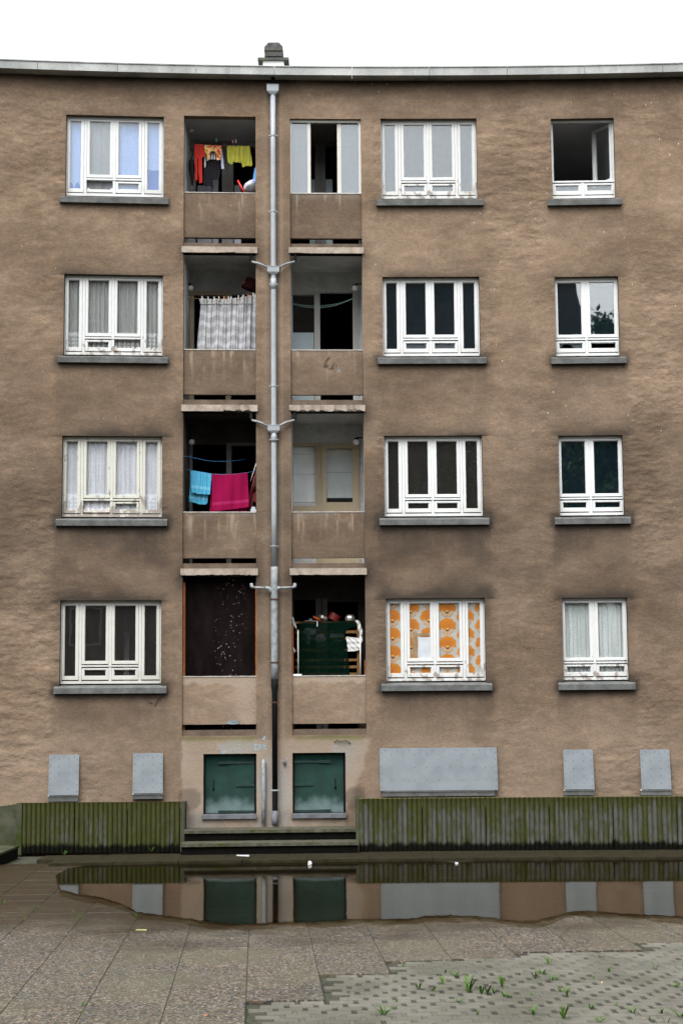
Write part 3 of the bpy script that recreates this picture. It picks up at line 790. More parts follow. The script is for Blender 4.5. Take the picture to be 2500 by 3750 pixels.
# ------------------------------------------------------------------ balconies
def pcol(xl, s, v=0.0): return BX[s][0], BX[s][1]
def par_attr_tweak(s, i):
    def f(A, x, z):
        a, b = BX[s]; zb, zt = BAL[i][3], BAL[i][4]
        tt = (z - zb) / (zt - zb); n1 = fbm(x * 2.2 + i * 7, z * 2.2 + 3); nv = fbm(x * 16 + i * 3, z * 1.6 + 9); n2 = fbm(x * 12, z * 12)
        A['ripple'][:] = .1
        edge = np.exp(-np.minimum(x - a, b - x) / .08)
        if i > 1:
            A['soot'][:] = np.clip(.16 + .30 * n1 + .35 * edge * n2 + .3 * np.exp(-(z - zb) / .08) * n1 - .25 * sstep(.55, .75, nv) * sstep(.2, 1, tt), 0, .8)
            A['pale'][:] = np.clip(.75 * sstep(.62, .78, nv) * sstep(.1, .9, tt) + .5 * np.exp(-(zt - z) / .03) * n2, 0, .8)
            A['grey'][:] = np.clip(.5 * np.exp(-(zt - z) / .06) * sstep(.45, .6, n1), 0, .7)
            A['fleck'][:] = .45
        else:
            A['soot'][:] = np.clip(.25 * edge * n2, 0, .6)
            drip = .10 + .16 * fbm(x * 7 + (3 if s == 'r' else 9), z * 0 + 4, 3) + (.1 * (x - a) / (b - a) if s == 'l' else 0)
            up_ = sstep(-.012, .012, z - (zt - drip * .62))
            right = sstep(.62, .82, (x - a) / (b - a)) * (s == 'l') * (n1 + .3)
            A['pale'][:] = np.clip(.15 + .72 * np.maximum(up_, .8 * right), 0, .9)
            A['ripple'][:] = .25
        A['moss'][:] = 0
        if s == 'r' and i == 3:                                           # black scribble of paint on the rendering
            g = np.zeros_like(x)
            for pts in ([(745, 842), (748, 833), (753, 844), (745, 843)], [(747, 832), (756, 822)], [(766, 833), (770, 838), (774, 846)], [(757, 848), (764, 846)], [(768, 835), (762, 845)]):
                q = [P(*p, -.04) for p in pts]
                for (x0, z0), (x1, z1) in zip(q[:-1], q[1:]):
                    L2 = (x1 - x0) ** 2 + (z1 - z0) ** 2; u = np.clip(((x - x0) * (x1 - x0) + (z - z0) * (z1 - z0)) / L2, 0, 1)
                    g = np.maximum(g, 1 - sstep(.008, .026, np.hypot(x - x0 - u * (x1 - x0), z - z0 - u * (z1 - z0))))
            A['soot'][:] = np.maximum(A['soot'], .9 * g)
            q0, q1 = P(768, 838, -.04), P(779, 852, -.04)
            u = np.clip(((x - q0[0]) * (q1[0] - q0[0]) + (z - q0[1]) * (q1[1] - q0[1])) / ((q1[0] - q0[0]) ** 2 + (q1[1] - q0[1]) ** 2), 0, 1)
            g = 1 - sstep(.012, .03, np.hypot(x - q0[0] - u * (q1[0] - q0[0]), z - q0[1] - u * (q1[1] - q0[1])))
            A['grey'][:] = np.maximum(A['grey'], .8 * g)
    return f

def fbox(mb, a, b, v0, v1, z0, z1, n=4, col=None):
    """box on the facade curve, front at v0, back at v1 (v outwards)"""
    for k in range(n):
        p, q = a + (b - a) * k / n, a + (b - a) * (k + 1) / n
        mb.hexa([W(p, v0, z0), W(q, v0, z0), W(q, v1, z0), W(p, v1, z0), W(p, v0, z1), W(q, v0, z1), W(q, v1, z1), W(p, v1, z1)], col)
    return mb
DEP = 1.32
M_CAP = concrete('pale_capping', (.27, .25, .225), (.42, .40, .37), (.10, .09, .075), .5, 7)
M_SHADOW = simple('painted_shadow_black', (.006, .006, .005), 1.0, .3, 9, spec=.0)  # painted shade for the strip below the slab edges
def slab_edge(s, i):
    a, b = BX[s]; z0, z1 = BAL[i][0], BAL[i][1]
    n = 46; mb = MB(); vs_ = []
    r = random.Random(i * 10 + (s == 'r'))
    damage = {('l', 3): (.55, .95, .028), ('r', 3): (0, 1, .03), ('l', 4): (.3, .7, .012), ('r', 4): (.0, .3, .008), ('l', 2): (.2, .9, .012), ('r', 2): (.1, .4, .006)}.get((s, i), (0, 0, 0))
    ea, eb = a - .03, b + .03
    prof = []
    for k in range(n + 1):
        f = k / n; x = ea + (eb - ea) * f
        cut = 0.0
        if damage[0] <= f <= damage[1]: cut = damage[2] * max(0, float(fbm(np.array(f * 16 + i * 3.7 + (s == 'r') * 9.1), np.array(i * 1.3), 3)) * 3.6 - 1.35)
        prof.append((x, cut + .003 * r.random()))
    for x, c in prof:
        v_in = -.0 if (x < a or x > b) else 0
        vs_ += [W(x, .035, z1), W(x, .035 - c * .5, z0 + c), W(x, .001, z0 + c * .7), W(x, .001, z1)]
    fs_ = []
    for k in range(n):
        o = 4 * k
        for e in range(4):
            e2 = (e + 1) % 4; fs_.append((o + e, o + 4 + e, o + 4 + e2, o + e2))
    fs_ += [(0, 1, 2, 3), (4 * n + 3, 4 * n + 2, 4 * n + 1, 4 * n)]
    mb.add(vs_, fs_)
    fbox(mb, a + .001, b - .001, 0, -DEP, z0 + .012, z1 - .001, 4)
    return mb
for i in (4, 3, 2, 1):
    for s in 'lr':
        a, b = BX[s]; z0, z1, zc, zp0, zp1 = BAL[i]
        if i > 1:
            slab_edge(s, i).build('balcony_slab', M_SLAB, building)
            fbox(MB(), a + .002, b - .002, -.004, -.07, z0 - .024, z0 + .0115).build('shadow_strip', M_SHADOW, building)  # black strip painting the shade line under the slab edge
        else:
            fbox(MB(), a + .001, b - .001, -.002, -DEP, z0, z1 - .004).build('balcony_slab', M_SLAB, building)
        # kerb on the slab
        fbox(MB(), a + .001, b - .001, -.03, -.12, z1 - .0005, zc).build('kerb', M_SLABK, building)
        # parapet panel
        xs_ = breaks(a + .002, b - .002, .03, []); zs_ = breaks(zp0, zp1, .03, [])
        ex = []
        for p, q in zip(xs_[:-1:6], list(xs_[6::6]) + [xs_[-1]]):
            ex.append([W(p, -.04, zp1), W(q, -.04, zp1), W(q, -.13, zp1), W(p, -.13, zp1)])
            ex.append([W(q, -.04, zp0), W(p, -.04, zp0), W(p, -.13, zp0), W(q, -.13, zp0)])
            ex.append([W(q, -.13, zp0), W(p, -.13, zp0), W(p, -.13, zp1), W(q, -.13, zp1)])
        o = grid_mesh('parapet', M_ST, xs_, zs_, lambda X, Z: np.ones_like(X, bool), -.04, ex, parent=building, tweak=par_attr_tweak(s, i))
        if i == 1: o['label'] = 'pale parapet with a ragged light band along its top'
        fbox(MB(), a + .003, b - .003, -.030, -.134, zp1, zp1 + .016, 5).build('parapet_capping', M_CAP, building)

# loggia shells: side walls, ceiling, back wall with openings
def loggia(s, i, ops, m_side, m_ceil, m_back, depth=DEP):
    a, b = BX[s]; z0 = BAL[i][1]; zt = ZTOPB[s] + .002 if i == 4 else BAL[i + 1][0] + .012
    fbox(MB(), a - .10, a, -.17, -depth - .1, z0, zt, 1).build('side_wall', m_side, building); fbox(MB(), b, b + .10, -.17, -depth - .1, z0, zt, 1).build('side_wall', m_side, building)
    if i == 4: fbox(MB(), a - .08, b + .08, -.172, -depth - .1, zt, zt + .08, 2).build('balcony_ceiling', m_ceil, building)
    else: fbox(MB(), a + .002, b - .002, -.10, -depth, zt - .006, zt - .001, 2).build('balcony_ceiling', m_ceil, building)
    # back wall cut round its openings
    xs_ = sorted(set([a, b] + [o[0] for o in ops] + [o[1] for o in ops])); zs_ = sorted(set([z0, zt - .007] + [o[2] for o in ops] + [o[3] for o in ops]))
    mb = MB()
    for x0, x1 in zip(xs_[:-1], xs_[1:]):
        for za, zb in zip(zs_[:-1], zs_[1:]):
            xm_, zm_ = (x0 + x1) / 2, (za + zb) / 2
            if x0 < a or x1 > b or za < z0 or zb > zt: continue
            if any(o[0] < xm_ < o[1] and o[2] < zm_ < o[3] for o in ops): continue
            fbox(mb, x0, x1, -depth, -depth - .12, za, zb, 1)
    mb.build('back_wall', m_back, building)
def BR(x0, x1, yt, yb, v=-DEP):
    """photo rectangle at depth v -> x0,x1,z0,z1"""
    xa, xb = P(x0, (yt + yb) / 2, v)[0], P(x1, (yt + yb) / 2, v)[0]
    return (xa, xb, P((x0 + x1) / 2, yb, v)[1], P((x0 + x1) / 2, yt, v)[1])
def zfloor(i): return BAL[i][1]
def LX(c, X): return 407.7 + .28 * X
YO = {4: 238.3, 3: 564.5, 2: 928.3, 1: 1285.8}
def crop(i, X0, X1, Y0_, Y1_, v=-DEP):
    return BR(407.7 + .28 * X0, 407.7 + .28 * X1, YO[i] + .28 * Y0_, YO[i] + .28 * Y1_, v)
def strip(mb, r, v0, v1):
    fbox(mb, r[0], r[1], v0, v1, r[2], r[3], 1); return mb
def door_unit(name, frame_rects, mat, panes=(), label=None, v0=-DEP + .03, v1=-DEP - .06, s=None, low=()):
    mb = MB()
    for k, r in enumerate(frame_rects): strip(mb, r, v0 + .0015 * k, v1 - .001 * k)
    d = mb.build(name, mat, building)
    if label: d['label'] = label
    for r, m_ in panes: strip(MB(), r, v0 - .035, v0 - .039).build('pane', m_, d)
    for r, m_ in low: strip(MB(), r, v0 - .03, v0 - .05).build('lower_panel', m_, d)
    return d
def toflo(r, i): return (r[0], r[1], BAL[i][1] + .02, r[3])
def cl(r, s): a, b = BX[s]; return (max(r[0], a + .003), min(r[1], b - .003), r[2], r[3])

M_BLUEW = simple('pale_blue_board', (.42, .50, .53), .7, .06, 4)
M_WHITEG = simple('greyish_white_panel', (.36, .38, .43), .6, .08, 4)
M_GREYD = simple('dark_grey_paint', (.16, .155, .15), .7, .12, 4)
M_BLIND = simple('dusty_white_blind', (.88, .90, .90), .9, .06, 3)

# row 4 left
op = [toflo(crop(4, 150, 403, 325, 740), 4), toflo(crop(4, 457, 660, 345, 740), 4)]
op = [cl(o, 'l') for o in op]
loggia('l', 4, op, M_LIME, M_ROOMG, M_ROOMG)
door_unit('balcony_door', [cl(toflo(crop(4, 366, 404, 318, 740), 4), 'l'), cl(toflo(crop(4, 412, 452, 310, 740), 4), 'l'), cl(crop(4, 140, 404, 310, 326), 'l')], M_GREYP,
          low=[(cl(toflo(crop(4, 165, 282, 672, 740), 4), 'l'), M_WHITEG), (cl(toflo(crop(4, 290, 336, 620, 740), 4), 'l'), M_WHITEG), (cl(toflo(crop(4, 465, 520, 668, 740), 4), 'l'), M_WHITEG)], label='grey balcony door frame with pale lower panels')
# row 4 right, glazed in
op = [cl(toflo(crop(4, 940, 1130, 340, 740), 4), 'r'), cl(toflo(crop(4, 1212, 1480, 345, 740), 4), 'r')]
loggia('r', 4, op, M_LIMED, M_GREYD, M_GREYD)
door_unit('balcony_door', [cl(toflo(crop(4, 1128, 1168, 320, 740), 4), 'r'), cl(toflo(crop(4, 1172, 1212, 320, 740), 4), 'r')], M_GREYP,
          low=[(cl(toflo(crop(4, 1080, 1126, 620, 740), 4), 'r'), M_BLUEW), (cl(toflo(crop(4, 1215, 1270, 620, 740), 4), 'r'), M_BLUEW)], label='brown-grey balcony door frame behind the sliding glass')
a, b = BX['r']; zp = BAL[4][4] + .012; ztp = ZTOPB['r']
mb = MB()
gx = lambda X: P(407.7 + .28 * X, 400, -.09)[0]
for X0, X1 in ((916, 936), (1484, 1506)):
    fbox(mb, max(gx(X0), a + .002), min(gx(X1), b - .002), -.06, -.13, zp, ztp - .05, 1)
fbox(mb, a + .002, b - .002, -.055, -.14, ztp - .05, ztp - .002, 2)
fbox(mb, a + .002, b - .002, -.055, -.14, zp - .001, zp + .015, 2)
glz = mb.build('balcony_glazing', M_IVORY, building); glz['label'] = 'sliding glass screen with white frame closing the top right balcony'
M_SCR = glass('grey_blue_obscured_glass', 2.0, .46, (.135, .16, .18), (.8, .85, .88))
for (X0, X1, st) in ((934, 1092, (1066, 1092)), (1310, 1486, (1310, 1342))):
    mb = MB(); dv = -.10 if X0 < 1000 else -.112
    fbox(mb, gx(st[0]), gx(st[1]), dv + .022, dv - .022, zp + .016, ztp - .052, 1)
    sl = mb.build('sliding_sash', M_IVORY, glz)
    fbox(MB(), gx(X0), gx(X1), dv + .003, dv - .003, zp + .0165, ztp - .0525, 1).build('pane', M_SCR, glz)

# row 3 left
op = [cl(toflo(crop(3, 135, 395, 405, 860), 3), 'l'), cl(toflo(crop(3, 440, 660, 400, 860), 3), 'l')]
loggia('l', 3, op, M_LIME, M_LIME, M_LIME)
door_unit('balcony_door', [cl(toflo(crop(3, 84, 134, 380, 860), 3), 'l'), cl(toflo(crop(3, 396, 440, 375, 860), 3), 'l'), cl(crop(3, 84, 396, 378, 406), 'l')], M_CREAM, label='cream balcony door frame behind the hanging grey curtain')
# row 3 right
op = [cl(toflo(crop(3, 900, 1124, 402, 860), 3), 'r'), cl(toflo(crop(3, 1168, 1436, 380, 860), 3), 'r')]
loggia('r', 3, op, M_LIME, M_LIME, M_LIME)
door_unit('balcony_door', [cl(toflo(crop(3, 1122, 1142, 380, 860), 3), 'r'), cl(toflo(crop(3, 1146, 1168, 378, 860), 3), 'r'), cl(toflo(crop(3, 1436, 1458, 378, 860), 3), 'r'), cl(toflo(crop(3, 1462, 1480, 378, 860), 3), 'r'), cl(crop(3, 900, 1124, 384, 404), 'r')], M_IVORY,
          panes=[(cl(toflo(crop(3, 900, 1122, 404, 712), 3), 'r'), M_GLASSD)], low=[(cl(toflo(crop(3, 900, 1118, 712, 860), 3), 'r'), M_BLUEW)], label='balcony door open on a black room beside a pale blue board')
# row 2 left (very dark)
op = [cl(toflo(crop(2, 125, 400, 330, 900), 2), 'l'), cl(toflo(crop(2, 445, 660, 345, 900), 2), 'l')]
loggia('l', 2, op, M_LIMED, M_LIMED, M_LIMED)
door_unit('balcony_door', [cl(toflo(crop(2, 96, 124, 300, 900), 2), 'l'), cl(toflo(crop(2, 402, 443, 318, 900), 2), 'l'), cl(crop(2, 402, 660, 318, 342), 'l')], M_GREYD, label='dark grey balcony door frame behind the towels')
# row 2 right
op = [cl(toflo(crop(2, 900, 1132, 345, 810), 2), 'r'), cl(toflo(crop(2, 1222, 1434, 365, 806), 2), 'r')]
op = [(o[0], o[1], crop(2, 0, 10, 805, 806)[2], o[3]) for o in op]
loggia('r', 2, op, M_LIME, M_LIME, M_LIME)
R_ = lambda X0, X1, Y0_, Y1_: cl(crop(2, X0, X1, Y0_, Y1_), 'r')
door_unit('balcony_door', [R_(900, 1140, 320, 346), R_(900, 1170, 836, 900), toflo(R_(1134, 1152, 322, 838), 2), toflo(R_(1156, 1176, 322, 838), 2), toflo(R_(1182, 1220, 322, 900), 2), toflo(R_(1434, 1490, 322, 900), 2), R_(1222, 1434, 322, 366), toflo(R_(1222, 1434, 806, 900), 2)], M_CREAM,
          panes=[(R_(900, 1134, 345, 806), M_GLASS), (R_(1220, 1434, 365, 806), M_GLASSD)], label='yellowed cream balcony door and window with white blinds drawn')
for X0, X1, Y1_, nm, lb in ((900, 1130, 800, 'blind', 'white blind drawn in the cream window of the balcony, left light'), (1222, 1434, 766, 'blind', 'dusty white blind in the cream balcony door, right light')):
    r = R_(X0, X1, 345, Y1_); mb = MB()
    zz = r[3]; nsl = 3
    fbox(mb, r[0], r[1], -DEP - .055, -DEP - .058, r[2], (r[2] + r[3]) / 2 - .003, 1); fbox(mb, r[0], r[1], -DEP - .055, -DEP - .058, (r[2] + r[3]) / 2 + .002, r[3], 1)
    tag(mb.build(nm, M_BLIND), lb, 'blind')
# row 1 left: boarded up
t = NT('brown_board'); p = t.pos(); n = t.noise(t.scale(p, (1, 1, .3)), 6, 5, .7)
c = t.mix(t.map(n, .3, .75), (.004, .0026, .0026), (.010, .0068, .0066))
p2 = t.scale(p, (1, 0, .8)); vd = t.voro(p2, 24.0); sel = t.math('GREATER_THAN', t.sep(t.voro(p2, 24.0, 'Color'))[1], .76)
cx0, cz0 = P(407.7 + .28 * 415, YO[1] + .28 * 540, -.2)
sx = t.sep(p); dd = t.math('ABSOLUTE', t.math('SUBTRACT', t.math('ADD', sx[0], t.math('MULTIPLY', t.noise(p, 1.3, 2), .5)), cx0 + .27))
near = t.map(dd, .06, .30, 1, 0)
spot = t.math('MULTIPLY', t.math('MULTIPLY', t.map(vd, .08, .30, 1, 0), sel), near)
c = t.mix(spot, c, (.20, .19, .18)); t.inp('Base Color', c).inp('Roughness', .9).inp('Specular IOR Level', .02); M_BOARD = t.m
M_JAMB = simple('orange_varnished_wood', (.26, .075, .014), .5, .25, 14, spec=.4)
a, b = BX['l']; zf = BAL[1][1]; zt = BAL[2][0] + .01
brd = fbox(MB(), a + .034, b - .02, -.24, -.27, zf, zt - .01, 1).build('boarding', M_BOARD, building); brd['label'] = 'dark brown board spattered with white paint closing the balcony'
mb = MB(); fbox(mb, a + .003, a + .036, -.135, -.24, zf, zt - .12, 1); mb.build('board_batten', M_JAMB, brd)
mb = MB(); fbox(mb, b - .024, b - .003, -.135, -.24, zf, zt - .12, 1); mb.build('board_batten', M_JAMB, brd)
fbox(MB(), a - .1, a, -.17, -.4, zf, zt, 1).build('side_wall', M_LIMED, building); fbox(MB(), b, b + .1, -.17, -.4, zf, zt, 1).build('side_wall', M_LIMED, building)
# row 1 right: dark loggia
op = [cl(toflo(crop(1, 940, 1130, 330, 960), 1), 'r'), cl(toflo(crop(1, 1230, 1480, 345, 960), 1), 'r')]
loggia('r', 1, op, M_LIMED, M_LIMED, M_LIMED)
door_unit('balcony_door', [cl(toflo(crop(1, 1135, 1180, 318, 960), 1), 'r'), cl(toflo(crop(1, 1188, 1230, 318, 960), 1), 'r')], M_GREYD, label='dark balcony door behind the green netting')
a, b = BX['r']; zt = BAL[2][0]
mb = MB(); fbox(mb, a + .004, a + .022, -.14, -.19, BAL[1][1], BAL[1][4] + .9, 1); mb.build('board_batten', M_JAMB, building)
mb = MB(); fbox(mb, b - .024, b - .008, -.14, -.19, BAL[1][1], BAL[1][4] + .28, 1); mb.build('board_batten', M_JAMB, building)

# globe lamps in the loggias
for s, i, X, Yc, v in (('l', 4, 110, 208, -.75), ('l', 3, 107, 345, -.85), ('l', 2, 115, 308, -.85), ('r', 3, 1455, 345, -.85), ('r', 2, 1465, 308, -.85)):
    x, z = P(407.7 + .28 * X, YO[i] + .28 * Yc, v); c0 = W(x, v, z)
    wx = BX[s][0] if s == 'l' else BX[s][1]; sg = 1 if s == 'l' else -1
    mb = MB(); mb.smooth = True
    mb.tube([W(wx + sg * .004, v, z + .07), W(wx + sg * .03, v, z + .07), c0 + Vector((-sg * .02, 0, .075)), c0 + Vector((0, 0, .05))], .012, 8)
    mb.lathe([(.012, .07), (.040, .058), (.043, .030)], 14, Matrix.Translation(c0))
    lampo = mb.build('wall_lamp', M_BLACK, building)
    mb = MB(); mb.smooth = True
    mb.lathe([(.058 * math.sin(t_ * PI / 10) + .0005, -.058 * math.cos(t_ * PI / 10)) for t_ in range(0, 10)], 18, Matrix.Translation(c0 + Vector((0, 0, -.004))))
    mb.build('globe', M_GLOBE, lampo)
# cables on the loggia walls
for i, X0, X1, Ya, Yb, v, nm in ((4, 130, 625, 212, 228, -DEP + .012, 'wall_cable'),):
    pts = [W(*(lambda q: (q[0], v, q[1]))(P(407.7 + .28 * (X0 + (X1 - X0) * t_), YO[i] + .28 * (Ya + (Yb - Ya) * t_), v))) for t_ in np.linspace(0, 1, 8)]
    mb = MB(); mb.tube(pts, .007, 6); mb.build(nm, M_GLOBE, building)

# ------------------------------------------------------------------ rain pipe with hoppers, branches and clips
PV = .085                                                   # pipe axis stands off the wall
def PX(xd, yd, v=PV): x, z = P(xd, yd, v); return W(x, v, z)
def along(y0, y1, v=PV, n=8):
    return [W(XPIPE, v, P(627, y0 + (y1 - y0) * t_ / n, v)[1]) for t_ in range(n + 1)]
mb = MB(); mb.smooth = True; mb.tube(along(215, 1303), .0475, 16)
pipe = mb.build('rain_pipe', M_PVC, building)
pipe['label'] = 'grey plastic rain pipe between the balconies, black iron below'
def sub(mb, nm, mat, smooth=True): return mb.build(nm, mat, pipe, smooth=smooth)
mb = MB(); mb.tube(along(1302, 1562), .060, 16); sub(mb, 'pipe_length', M_PVCOLD)
mb = MB(); z_a, z_b, z_c = [P(627, y, PV)[1] for y in (1560, 1578, 1590)]
mb.tube([W(XPIPE, PV, z) for z in (z_a, z_b, z_c, P(627, 1816, PV)[1])], [.064, .060, .046, .046], 16); sub(mb, 'pipe_length', M_BLACK)
mb = MB(); mb.tube(along(1816, 1864), .046, 16); sub(mb, 'pipe_length', M_BLACK)
zland = P(620, 1893)[1]
mb = MB(); z_d = P(627, 1862, PV)[1]; mb.tube([W(XPIPE, PV, z_d), W(XPIPE, PV, zland + .08), W(XPIPE + .0, PV + .03, zland - .01)], [.058, .058, .05], 16); sub(mb, 'pipe_length', M_LEAD)
for y in (480,):
    pass
for y, yb in ((656, 648), (1008, 1002)):
    mb = MB(); mb.tube(along(yb - 8, y + 8, n=2), .054, 16); sub(mb, 'pipe_collar', M_PVC)
for y, mt in ((311.7, M_PVC), (485.7, M_PVC), (652.7, M_PVC), (886.5, M_PVC), (1009.5, M_PVC), (1254.5, M_PVCOLD), (1376.8, M_RUST), (1521.6, M_RUST), (1613.4, M_RUST), (1815, M_PVC)):
    z = P(627, y, PV)[1]; rr = .049 if y < 1300 else (.062 if y < 1560 else .048)
    mb = MB(); mb.lathe([(rr, -.012), (rr + .007, -.012), (rr + .007, .012), (rr, .012)], 16, Matrix.Translation(W(XPIPE, PV, z)))
    q = W(XPIPE, PV, z)
    mb.box(q.x - rr - .028, q.x - rr - .003, q.y - .012, q.y + .012, q.z - .009, q.z + .009); mb.box(q.x + rr + .003, q.x + rr + .028, q.y - .012, q.y + .012, q.z - .009, q.z + .009)
    mb.box(q.x - .008, q.x + .008, q.y + rr, q.y + PV - .002, q.z - .008, q.z + .008)
    sub(mb, 'pipe_clip', mt, False)
def hopper(y0, y1, w0):
    z0, z1 = P(627, y1, PV)[1], P(627, y0, PV)[1]; x0, x1 = XPIPE - w0, XPIPE + w0
    mb = MB(); zm = z0 + (z1 - z0) * .32
    def ring(xa, xb, va, vb, z): return [W(xa, va, z), W(xb, va, z), W(xb, vb, z), W(xa, vb, z)]
    lv = [ring(XPIPE - w0 * .45, XPIPE + w0 * .45, PV + .052, .02, z0), ring(x0, x1, PV + .075, .004, zm), ring(x0, x1, PV + .078, .004, z1), ring(x0 - .004, x1 + .004, PV + .083, .003, z1), ring(x0 - .004, x1 + .004, PV + .083, .003, z1 + .010)]
    vv = [p for r in lv for p in r]; fs_ = [(3, 2, 1, 0), (16, 17, 18, 19)]
    for k in range(4):
        for e in range(4): fs_.append((4 * k + e, 4 * k + (e + 1) % 4, 4 * k + 4 + (e + 1) % 4, 4 * k + 4 + e))
    mb.add(vv, fs_); sub(mb, 'hopper', M_PVC, False)
hopper(198, 218, .105); hopper(614.5, 631.5, .105); hopper(978.5, 995.5, .105)
mb = MB(); mb.tube([W(XPIPE, .12, z0c + .002), W(XPIPE, .11, P(627, 199, .1)[1])], .032, 10); sub(mb, 'outlet', M_BLACK)
for yy, i in ((601, 4), (965, 3)):
    for sg, xe, xh in ((-1, 578.5, 615), (1, 676, 640)):
        p0 = PX(xe, yy, .03); p1 = PX(xe + (-sg) * 20, yy + 5.5, .07); p2 = PX(xh, yy + 14.5, .085)
        mb = MB(); mb.smooth = True; mb.tube([p0, p1, p2], .021, 8); sub(mb, 'branch_pipe', M_PVCOLD)
        mb = MB(); zz = BAL[i][0]; q = PX(xe + (-sg) * -1.5, yy - 5, -.01); mb.tube([Vector((q.x, q.y + .02, zz + .02)), Vector((q.x, q.y, q.z)), p0 + Vector((0, .0, .0))], [.03, .03, .022], 8); sub(mb, 'branch_bend', M_BLACK)
for sg, xe in ((-1, 577.5), (1, 677)):
    p0 = PX(xe, 1341, .05); p1 = PX(xe + .5, 1347, .07); p2 = PX(xe - sg * 6, 1349.5, .08); p3 = PX(627 + sg * 13, 1350.5, .085)
    mb = MB(); mb.smooth = True; mb.tube([p0, p1, p2], [.030, .030, .026], 10); sub(mb, 'branch_bend', M_PVCOLD)
    mb = MB(); mb.smooth = True; mb.tube([p2, p3], .021, 10); sub(mb, 'branch_pipe', M_PVCOLD)
    mb = MB(); mb.smooth = True; mb.tube([PX(627 + sg * 17, 1350.3, .085), PX(627 + sg * 8, 1351.5, .085), PX(627 + sg * 5, 1362, .085)], [.034, .036, .04], 10); sub(mb, 'pipe_tee', M_PVCOLD)
# short overflow pipe and its lost twin
mb = MB(); mb.smooth = True
mb.tube([PX(605, 1746, .0), PX(605, 1748, .03), PX(605.3, 1754, .05)] + [PX(605.4, y, .055) for y in (1780, 1830, 1893)], [.022, .03, .035, .036, .036, .036], 12)
o = mb.build('overflow_pipe', M_PVCOLD, building); o['label'] = 'short grey pipe stub standing beside the left cellar hatch'
mb = MB(); mb.smooth = True; mb.tube([PX(653.5, 1745.5, .0), PX(653.7, 1748, .03), PX(653.8, 1756, .035)], [.016, .026, .022], 10); o = mb.build('cut_pipe_stub', M_LEAD, building)

E_ = lambda x, y, v=.012: W(*(lambda q: (q[0], v, q[1]))(P(407.7 + .28 * x, 1662 + .28 * y, v)))
mb = MB(); mb.smooth = True; mb.tube([E_(1285, 150), E_(1310, 136, .03), E_(1335, 148, .02), E_(1350, 142, .035), E_(1385, 140, .03), E_(1418, 162)], .008, 6)
mb.build('cut_cable', M_RUST, building)
M_FLAKE = simple('pale_blue_old_paint', (.20, .27, .31), .9, .15, 25)
mb = MB(); rf_ = random.Random(4)
for k_ in range(34):
    x_, y_ = (rf_.uniform(630, 730), rf_.uniform(170, 225)) if k_ < 24 else (rf_.uniform(360, 400), rf_.uniform(225, 245)) if k_ < 29 else (rf_.uniform(690, 720), rf_.uniform(108, 130))
    c_ = E_(x_, y_, .003); n_ = rf_.randint(5, 8); pts_ = []
    for q_ in range(n_):
        a_ = q_ * 2 * PI / n_; r_ = rf_.uniform(.006, .022); pts_.append(c_ + Vector((math.cos(a_) * r_ * 1.2, 0, math.sin(a_) * r_)))
    mb.add(pts_ + [q_ + Vector((0, .004, 0)) for q_ in pts_], [tuple(range(n_))] + [(q_, (q_ + 1) % n_, n_ + (q_ + 1) % n_, n_ + q_) for q_ in range(n_)])
o = mb.build('paint_flakes', M_FLAKE, building); o['kind'] = 'stuff'
mb = MB(); T_ = lambda x, y, v=.02: W(*(lambda q: (q[0], v, q[1]))(P(.52 * x, 1317.1 + .52 * y, v)))
mb.tube([T_(684, 588, .005), T_(690, 570), T_(700, 552), T_(712, 540, .03)], .006, 5); mb.tube([T_(690, 548), T_(703, 543, .03), T_(722, 541)], .005, 5); mb.tube([T_(662, 575, .005), T_(672, 568)], .005, 5); mb.tube([T_(703, 545), T_(712, 560, .02)], .004, 5)
o = mb.build('dry_twig', M_RUST); tag(o, 'dry brown twig clinging to the wall below the ivory window sill', 'twig')

# ------------------------------------------------------------------ cellar hatches, sheet-metal shutters
def hatch_mat():
    t = NT('green_tread_plate'); p = t.obj(); s_ = t.sep(p)
    u = t.math('MULTIPLY', s_[0], 33.0); w_ = t.math('MULTIPLY', s_[2], 56.0)
    d1 = t.math('SINE', t.math('MULTIPLY', t.math('ADD', u, w_), 3.1416)); d2 = t.math('SINE', t.math('MULTIPLY', t.math('SUBTRACT', u, w_), 3.1416))
    dia = t.math('MULTIPLY', t.math('ABSOLUTE', d1), t.math('ABSOLUTE', d2))
    n = t.noise(p, 3.2, 4); z = s_[2]
    rub = t.math('ADD', t.map(z, .02, .62, 1, 0), t.math('MULTIPLY', t.math('SUBTRACT', n, .5), 1.3))
    rub = t.map(rub, .22, .92)
    grn = t.mix(t.map(n, .35, .65), (.004, .023, .018), (.007, .036, .030))
    worn = t.mix(t.map(dia, .35, .75), (.045, .095, .095), (.25, .295, .305))
    c = t.mix(rub, t.mix(t.map(dia, .3, .8), grn, t.mix(1.0, grn, (1.7, 1.6, 1.6), 'MULTIPLY')), worn)
    c = t.mix(t.map(t.noise(p, 6, 3), .66, .72), c, (.006, .028, .024)); c = t.mix(t.map(t.noise(t.scale(p, (5, 5, .8)), 4, 4), .64, .78, 0, .8), c, (.035, .022, .014))
    t.inp('Base Color', c).inp('Roughness', .5).inp('Metallic', .0).inp('Specular IOR Level', .22)
    t.inp('Normal', t.bump(dia, .8, .01))
    return t.m
M_HATCH = hatch_mat(); M_GREENF = simple('dark_green_iron', (.006, .026, .021), .5, .3, 8, spec=.4)
